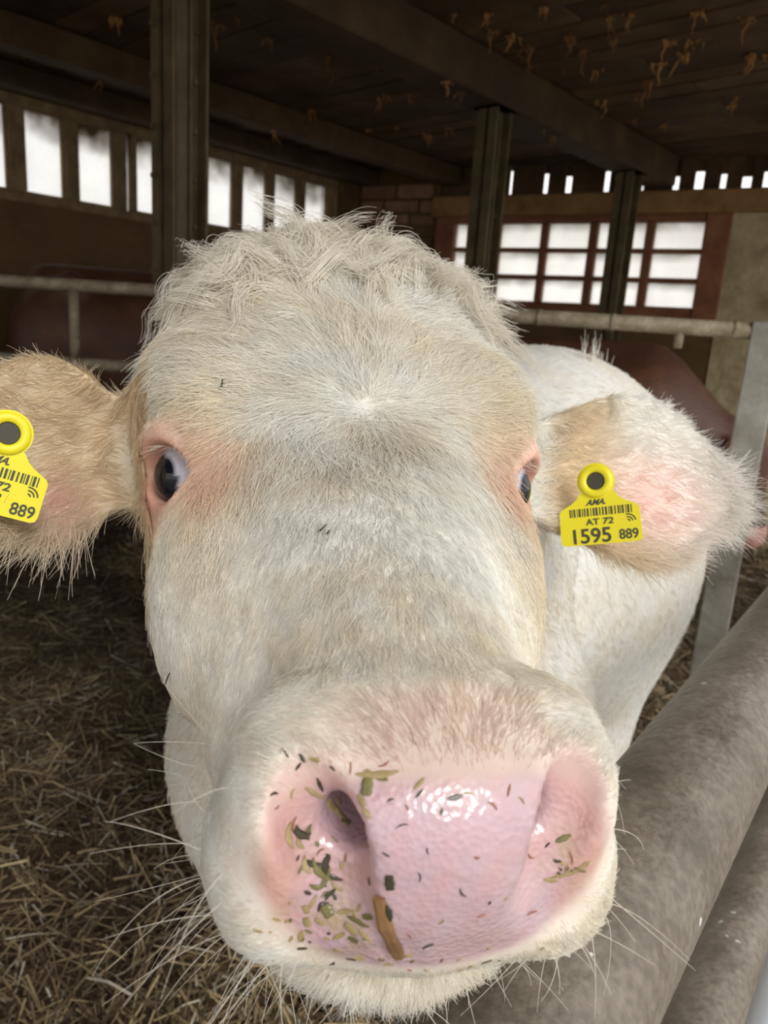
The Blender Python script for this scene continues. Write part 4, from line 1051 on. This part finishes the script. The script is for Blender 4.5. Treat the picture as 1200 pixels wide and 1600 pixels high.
# ------------------------------------------------------------------ loose straw
def straw_mat():
    ma = mat('straw_blades', (.4, .3, .15), .75); nt = ma.node_tree; a = nt.nodes.new('ShaderNodeAttribute'); a.attribute_name = 'tone'
    nt.links.new(a.outputs['Color'], nt.nodes['Principled BSDF'].inputs['Base Color']); return ma
M_straw = straw_mat()
def straw(n, seed, region, lmin, lmax, wmin, wmax):
    r = np.random.default_rng(seed)
    x = r.uniform(region[0], region[1], n * 3); y = region[2] + (region[3] - region[2]) * r.uniform(size=n * 3) ** 1.7
    p3 = np.stack([x, y, 0 * x], 1)
    keep = (x * NR[0] + y * NR[1] > .02) & (x * NR[0] + y * NR[1] < A0 @ NR - .05) & ((p3 - CORNER) @ NB < -.05)
    keep &= r.uniform(size=len(x)) < .75 + .25 * fourier_noise(p3, 6, seed=8)
    x, y = x[keep][:n], y[keep][:n]; n = len(x)
    p3 = np.stack([x, y, 0 * x], 1); cl = fourier_noise(p3, 9, seed=9)
    L = r.uniform(lmin, lmax, n) ** 1.0; w = r.uniform(wmin, wmax, n); a = r.uniform(0, 6.283, n) * .6 + 2.5 * fourier_noise(p3, 4, seed=10)
    tilt = r.normal(size=n) * .28; d = np.stack([np.cos(a) * np.cos(tilt), np.sin(a) * np.cos(tilt), np.sin(tilt)], 1)
    c = np.stack([x, y, bed_height(x, y) + .012 + .02 * r.uniform(size=n) + .018 * np.clip(cl, 0, 2)], 1)
    side = np.cross(d, [0, 0, 1.]); side /= np.linalg.norm(side, axis=1, keepdims=True); rl = r.normal(size=n) * .6
    side = side * np.cos(rl)[:, None] + np.cross(d, side) * np.sin(rl)[:, None]; curv = r.normal(size=n) * .12
    V = np.empty((n, 6, 3))
    for i, t in enumerate((-.5, 0, .5)):
        q_ = c + d * (L * t)[:, None] + UP * (L * curv * (.25 - t * t) * 2)[:, None]
        V[:, 2 * i] = q_ - side * (w / 2)[:, None]; V[:, 2 * i + 1] = q_ + side * (w / 2)[:, None]
    # no blade runs through a wall, a post, a rail or a leg
    from mathutils.bvhtree import BVHTree as _T
    quads = (np.arange(n) * 6)[:, None] + np.array([[0, 1, 3, 2]]); quads = np.concatenate([quads, quads + 2])
    st_ = _T.FromPolygons(V.reshape(-1, 3).tolist(), quads.tolist()); bad = np.zeros(n, bool)
    for ob in [q_ for q_ in scene.objects if q_.type == 'MESH' and q_.name.split('.')[0] in ('wall_left', 'wall_back', 'wall_right', 'web', 'flange', 'stiffener', 'bolt', 'flat_bar', 'rear_flange', 'upright', 'body', 'tail')]:
        w4 = world_of(ob); t_ = _T.FromPolygons([w4 @ q_.co for q_ in ob.data.vertices], [tuple(q_.vertices) for q_ in ob.data.polygons])
        hits_ = np.array([a_ for a_, _b in st_.overlap(t_)], int); bad[hits_ % n] = True
    ok = ~bad; V = V[ok]; c = c[ok]; cl = cl[ok]; p3 = p3[ok]; n = len(V)
    base = (np.arange(n) * 6)[:, None]
    Fq = np.concatenate([base + np.array([[0, 1, 3, 2]]), base + np.array([[2, 3, 5, 4]])])
    me_ = fast_mesh('straw', V.reshape(-1, 3), Fq, False)
    o = bpy.data.objects.new('straw', me_); col.objects.link(o); me_.materials.append(M_straw)
    u = np.clip(r.uniform(size=(n, 1)) ** 1.6 + .12 * cl[:, None], 0, 1)
    tone = (1 - u) * np.array([.085, .056, .028]) + u * np.array([.50, .375, .20]); g_ = r.uniform(size=(n, 1)) < .08; tone = np.where(g_, np.array([.52, .47, .36]), tone)
    tone = tone * np.clip(.72 + .35 * fourier_noise(p3, 3.2, seed=14), .30, 1.15)[:, None]                     # damp, soiled patches
    ca = me_.color_attributes.new('tone', 'FLOAT_COLOR', 'POINT'); tv = np.ones((n, 6, 4), np.float32); tv[..., :3] = tone[:, None]; ca.data.foreach_set('color', tv.ravel())
    return o
o = straw(110000, 101, (-3.6, 3.0, .5, 6.2), .03, .15, .002, .0055)
tag(o, 'tangled brown and yellow straw bedding strewn over the pen floor', 'straw', kind='stuff')

# ------------------------------------------------------------------ dusty cobwebs and hay wisps under the ceiling
r = np.random.default_rng(131)
web_meshes = []
for k in range(6):
    b = MB()
    for j in range(9):
        p0 = np.array([r.normal() * .022, r.normal() * .022, 0]); Lw = r.uniform(.02, .13) if j < 3 else r.uniform(.01, .05); dr_ = r.normal(size=3) * .25
        pts = [p0 + np.array([dr_[0] * t * Lw + .012 * math.sin(7 * t + j), dr_[1] * t * Lw, -Lw * t]) for t in np.linspace(0, 1, 5)]
        b.tube(pts, [.008 * (1.1 - t) * r.uniform(.3, 1.6) + .001 for t in np.linspace(0, 1, 5)], 5)
    me_ = bpy.data.meshes.new('cobweb'); me_.from_pydata(b.v, [], b.f); me_.update(); me_.materials.append(M_web); web_meshes.append(me_)
spots = [(690, 28), (760, 25), (845, 15), (770, 50), (888, 62), (915, 78), (947, 10), (952, 30), (960, 60), (1045, 62), (1080, 60), (1070, 85), (1120, 55), (985, 25), (935, 110), (1010, 130), (1005, 145), (855, 138), (872, 150),
         (1150, 150), (1140, 165), (1030, 100), (940, 160), (880, 105), (725, 68), (703, 48), (655, 70), (600, 85), (595, 150), (560, 25), (510, 90), (430, 165), (490, 172), (440, 205), (510, 200), (590, 165), (700, 200), (720, 145), (800, 60), (820, 75),
         (180, 115), (185, 105), (210, 100), (155, 120), (175, 30), (340, 38), (370, 30), (480, 30), (420, 60), (640, 145), (670, 210), (620, 200), (560, 205), (525, 120), (1090, 20), (1170, 30), (1180, 90), (1100, 180), (1040, 195), (965, 190), (895, 205), (790, 195)]
for i, (px, py) in enumerate(spots):
    d_ = ray(px, py); t = (CEIL - CAM_H) / d_[2]; p = CAM_T + d_ * t
    if (p - CORNER) @ NB > -.1 or (p - A0) @ NR > -.1: continue
    for off, w_, h_ in ((PL @ NR, .10, .20), (PL @ NR + 1.55, .07, .14), (PL @ NR - 1.9, .08, .16), (n_in - .12, .07, .12)):
        e_ = p @ NR - off
        if abs(e_) < w_ - .03: p = p - UP * h_                                   # hangs from the underside of the beam
        elif abs(e_) < w_ + .07: p = p + NR * (math.copysign(w_ + .07, e_) - e_)   # hangs beside the beam
    o = bpy.data.objects.new('cobweb', web_meshes[i % 6]); col.objects.link(o); o.location = p + UP * .004; o.rotation_euler = (0, 0, i * 2.4)
    s = .35 + .55 * ((i * 37) % 17) / 17; o.scale = (s, s, s)
    tag(o, 'tattered dusty cobweb wisp hanging from the plank ceiling', 'cobweb', 'cobweb wisps under the ceiling')

# ------------------------------------------------------------------ feed stuck to the wet nose
M_bits = {'brown': noisy('wet_brown_stalk', [(.3, (.15, .075, .03)), (.7, (.30, .17, .075))], 60, .35), 'dark': mat('dark_wet_bit', (.05, .04, .022), .3), 'green': noisy('wet_green_feed', [(.3, (.09, .085, .03)), (.7, (.26, .22, .085))], 90, .3),
          'gold': noisy('golden_feed', [(.3, (.25, .18, .07)), (.7, (.47, .37, .19))], 90, .4), 'red': mat('reddish_fibre', (.30, .12, .07), .4)}
def bit(px, py, length, width, angle, m_, label, thick=.5, name='feed_bit', bend=0.0, lift=.0):
    """length, width in pixels at the nose; angle in degrees from the image's x axis, clockwise"""
    p, n_ = hit(px, py)
    if p is None: return
    depth = (CAM[:, 2] @ (CAM_T - p)); s = depth / FPX
    if n_ @ (CAM_T - p) < 0: n_ = -n_
    a = math.radians(angle); u_ = CAM[:, 0] * math.cos(a) - CAM[:, 1] * math.sin(a); u_ = unit(u_ - n_ * (u_ @ n_)); v_ = np.cross(n_, u_)
    L, w_ = length * s / 2, width * s / 2; th = min(max(w_ * thick, .00030), .0011)
    b = MB(); rings = []; blunt = length > 15 and (length < 2.2 * width or 'stalk' in name)
    for t in np.linspace(-1, 1, 6):
        q0 = p + u_ * L * t + v_ * bend * L * (t * t - .4)
        hp_ = bvh.find_nearest(Vector(q0))
        if hp_[0] is not None and lift == 0: q0 = np.array(hp_[0]) + n_ * th * .7
        else: q0 = q0 + n_ * (th * .7 + lift * (t + 1) / 2)
        ww = w_ * ((1 - .18 * abs(t)) if blunt else (1 - .75 * abs(t) ** 2.2)) * (1 + .16 * math.sin(9 * t + px))
        rings.append([q0 + v_ * ww * c_ + n_ * th * d_ for c_, d_ in ((-1, -.6), (1, -.6), (1.0, .3), (.55, .8), (-.55, .8), (-1, .3))])
    b.loft(rings)
    o = b.build(name, M_bits[m_], None, False)
    return tag(o, label, 'feed bit', 'feed bits stuck to the wet nose of the white cow')
bit(606, 1455, 165, 24, 81, 'brown', 'long flat brown stalk stuck upright across the lower nose pad', name='straw_stalk')
bit(609, 1378, 24, 15, 86, 'dark', 'small dark square of stalk just above the long brown stalk')
bit(607, 1425, 34, 13, 82, 'dark', 'dark strip lying on top of the long brown stalk')
bit(574, 1230, 26, 18, 95, 'green', 'dark green square flake on the top of the nose pad')
bit(590, 1210, 66, 11, -4, 'gold', 'golden grass blade lying across the top of the nose pad', bend=.1)
bit(711, 1246, 26, 8, -12, 'dark', 'short dark chip in the middle of the nose pad')
bit(512, 1421, 20, 18, 60, 'green', 'greenish square flake below the nostril with the feed clump')
bit(656, 1572, 52, 17, 92, 'brown', 'brown stalk hanging from the lower lip', name='straw_stalk')
for i, (px, py, L, w, a, m_) in enumerate([(500, 1360, 46, 11, 50, 'green'), (488, 1348, 36, 9, 20, 'dark'), (508, 1372, 40, 8, -60, 'green'), (520, 1368, 34, 7, 30, 'dark'), (478, 1352, 30, 10, 70, 'gold'), (510, 1350, 30, 12, 100, 'dark'), (495, 1385, 26, 8, 10, 'green'), (525, 1385, 24, 6, 40, 'gold'), (516, 1395, 22, 7, -30, 'dark')]):
    bit(px, py, L, w, a, m_, 'wet grass blade in the clump below the open nostril', bend=.3)
for i, (px, py, L, w, a, m_) in enumerate([(452, 1306, 40, 11, 85, 'gold'), (470, 1302, 28, 13, 30, 'dark'), (482, 1300, 24, 8, 100, 'green'), (458, 1288, 24, 5, 110, 'red'), (468, 1318, 22, 8, 60, 'gold')]):
    bit(px, py, L, w, a, m_, 'wet blade in the small tuft beside the open nostril', bend=.3)
for i, (px, py, L, w, a, m_) in enumerate([(493, 1240, 40, 8, 42, 'gold'), (500, 1226, 28, 6, 75, 'dark'), (516, 1258, 26, 12, 30, 'gold'), (530, 1272, 24, 10, 55, 'gold'), (540, 1284, 16, 9, 20, 'green'), (528, 1254, 14, 8, 80, 'gold'), (472, 1184, 18, 6, 60, 'dark'), (466, 1197, 16, 5, -60, 'dark'), (492, 1186, 16, 8, 10, 'gold')]):
    bit(px, py, L, w, a, m_, 'feed flake caught along the rim of the open nostril')
gold = [(560, 1440, 40, 9, 5), (548, 1450, 22, 13, 40), (530, 1462, 24, 9, -40), (570, 1462, 34, 9, 60), (552, 1468, 16, 10, 20), (480, 1440, 18, 12, 80), (470, 1462, 22, 9, 100), (488, 1410, 26, 8, 120), (575, 1432, 20, 10, -20), (500, 1440, 16, 9, 30), (478, 1420, 16, 10, 70), (540, 1424, 30, 8, -10), (595, 1216, 24, 9, 20), (565, 1250, 20, 10, 60), (572, 1270, 22, 8, 50), (655, 1225, 26, 7, -50), (880, 1310, 26, 9, -25), (885, 1366, 46, 6, -18), (860, 1375, 22, 8, 10), (912, 1352, 24, 8, -40)]
for i, (px, py, L, w, a) in enumerate(gold): bit(px, py, L, w, a, 'gold' if i % 4 else 'green', 'small golden feed flake sticking to the pink nose skin', thick=.35)
specks = [(505, 1410), (640, 1462), (668, 1478), (575, 1205), (548, 1200), (610, 1250), (770, 1258), (690, 1268), (730, 1240), (636, 1262), (655, 1240), (745, 1340), (656, 1370), (790, 1404), (828, 1338), (765, 1410), (752, 1430), (722, 1395), (690, 1440), (830, 1425), (668, 1330), (600, 1195), (520, 1200), (456, 1240), (432, 1262), (447, 1178), (440, 1172), (428, 1240), (574, 1322), (500, 1330), (512, 1336), (540, 1340), (628, 1290), (815, 1250), (795, 1235), (870, 1345), (893, 1340), (855, 1320), (560, 1498), (690, 1500), (760, 1502), (640, 1515), (520, 1505), (720, 1515)]
for i, (px, py) in enumerate(specks):
    bit(px, py, 7 + (i * 7) % 15, 2.6 + (i * 5) % 4 * .7, (i * 67) % 180, ('dark', 'red', 'dark', 'gold', 'red')[i % 5], 'tiny speck of chaff on the pink nose', bend=.3 * ((i % 3) - 1), name='chaff_speck')
rr = np.random.default_rng(17)
for i in range(70):
    if i < 40: px, py = 505 + 45 * rr.normal(), 1415 + 42 * rr.normal()
    elif i < 52: px, py = 880 + 18 * rr.normal(), 1365 + 10 * rr.normal()
    else: px, py = 640 + 130 * rr.normal(), 1500 + 8 * rr.normal()
    bit(px, py, 5 + rr.uniform(0, 12), 3 + rr.uniform(0, 4), rr.uniform(0, 180), ('gold', 'green', 'gold', 'dark')[i % 4], 'tiny crumb of mashed feed sticking to nose and lip', thick=.4, name='feed_crumb')
# stray hairs and dirt on the face
for px, py, L, a in ((345, 607, 20, -60), (268, 1058, 16, 80), (505, 832, 22, 20), (515, 838, 14, 60)):
    bit(px, py, L, 5, a, 'dark', 'dark fleck of dirt caught in the white coat', bend=.4, name='dirt_fleck', lift=.004)
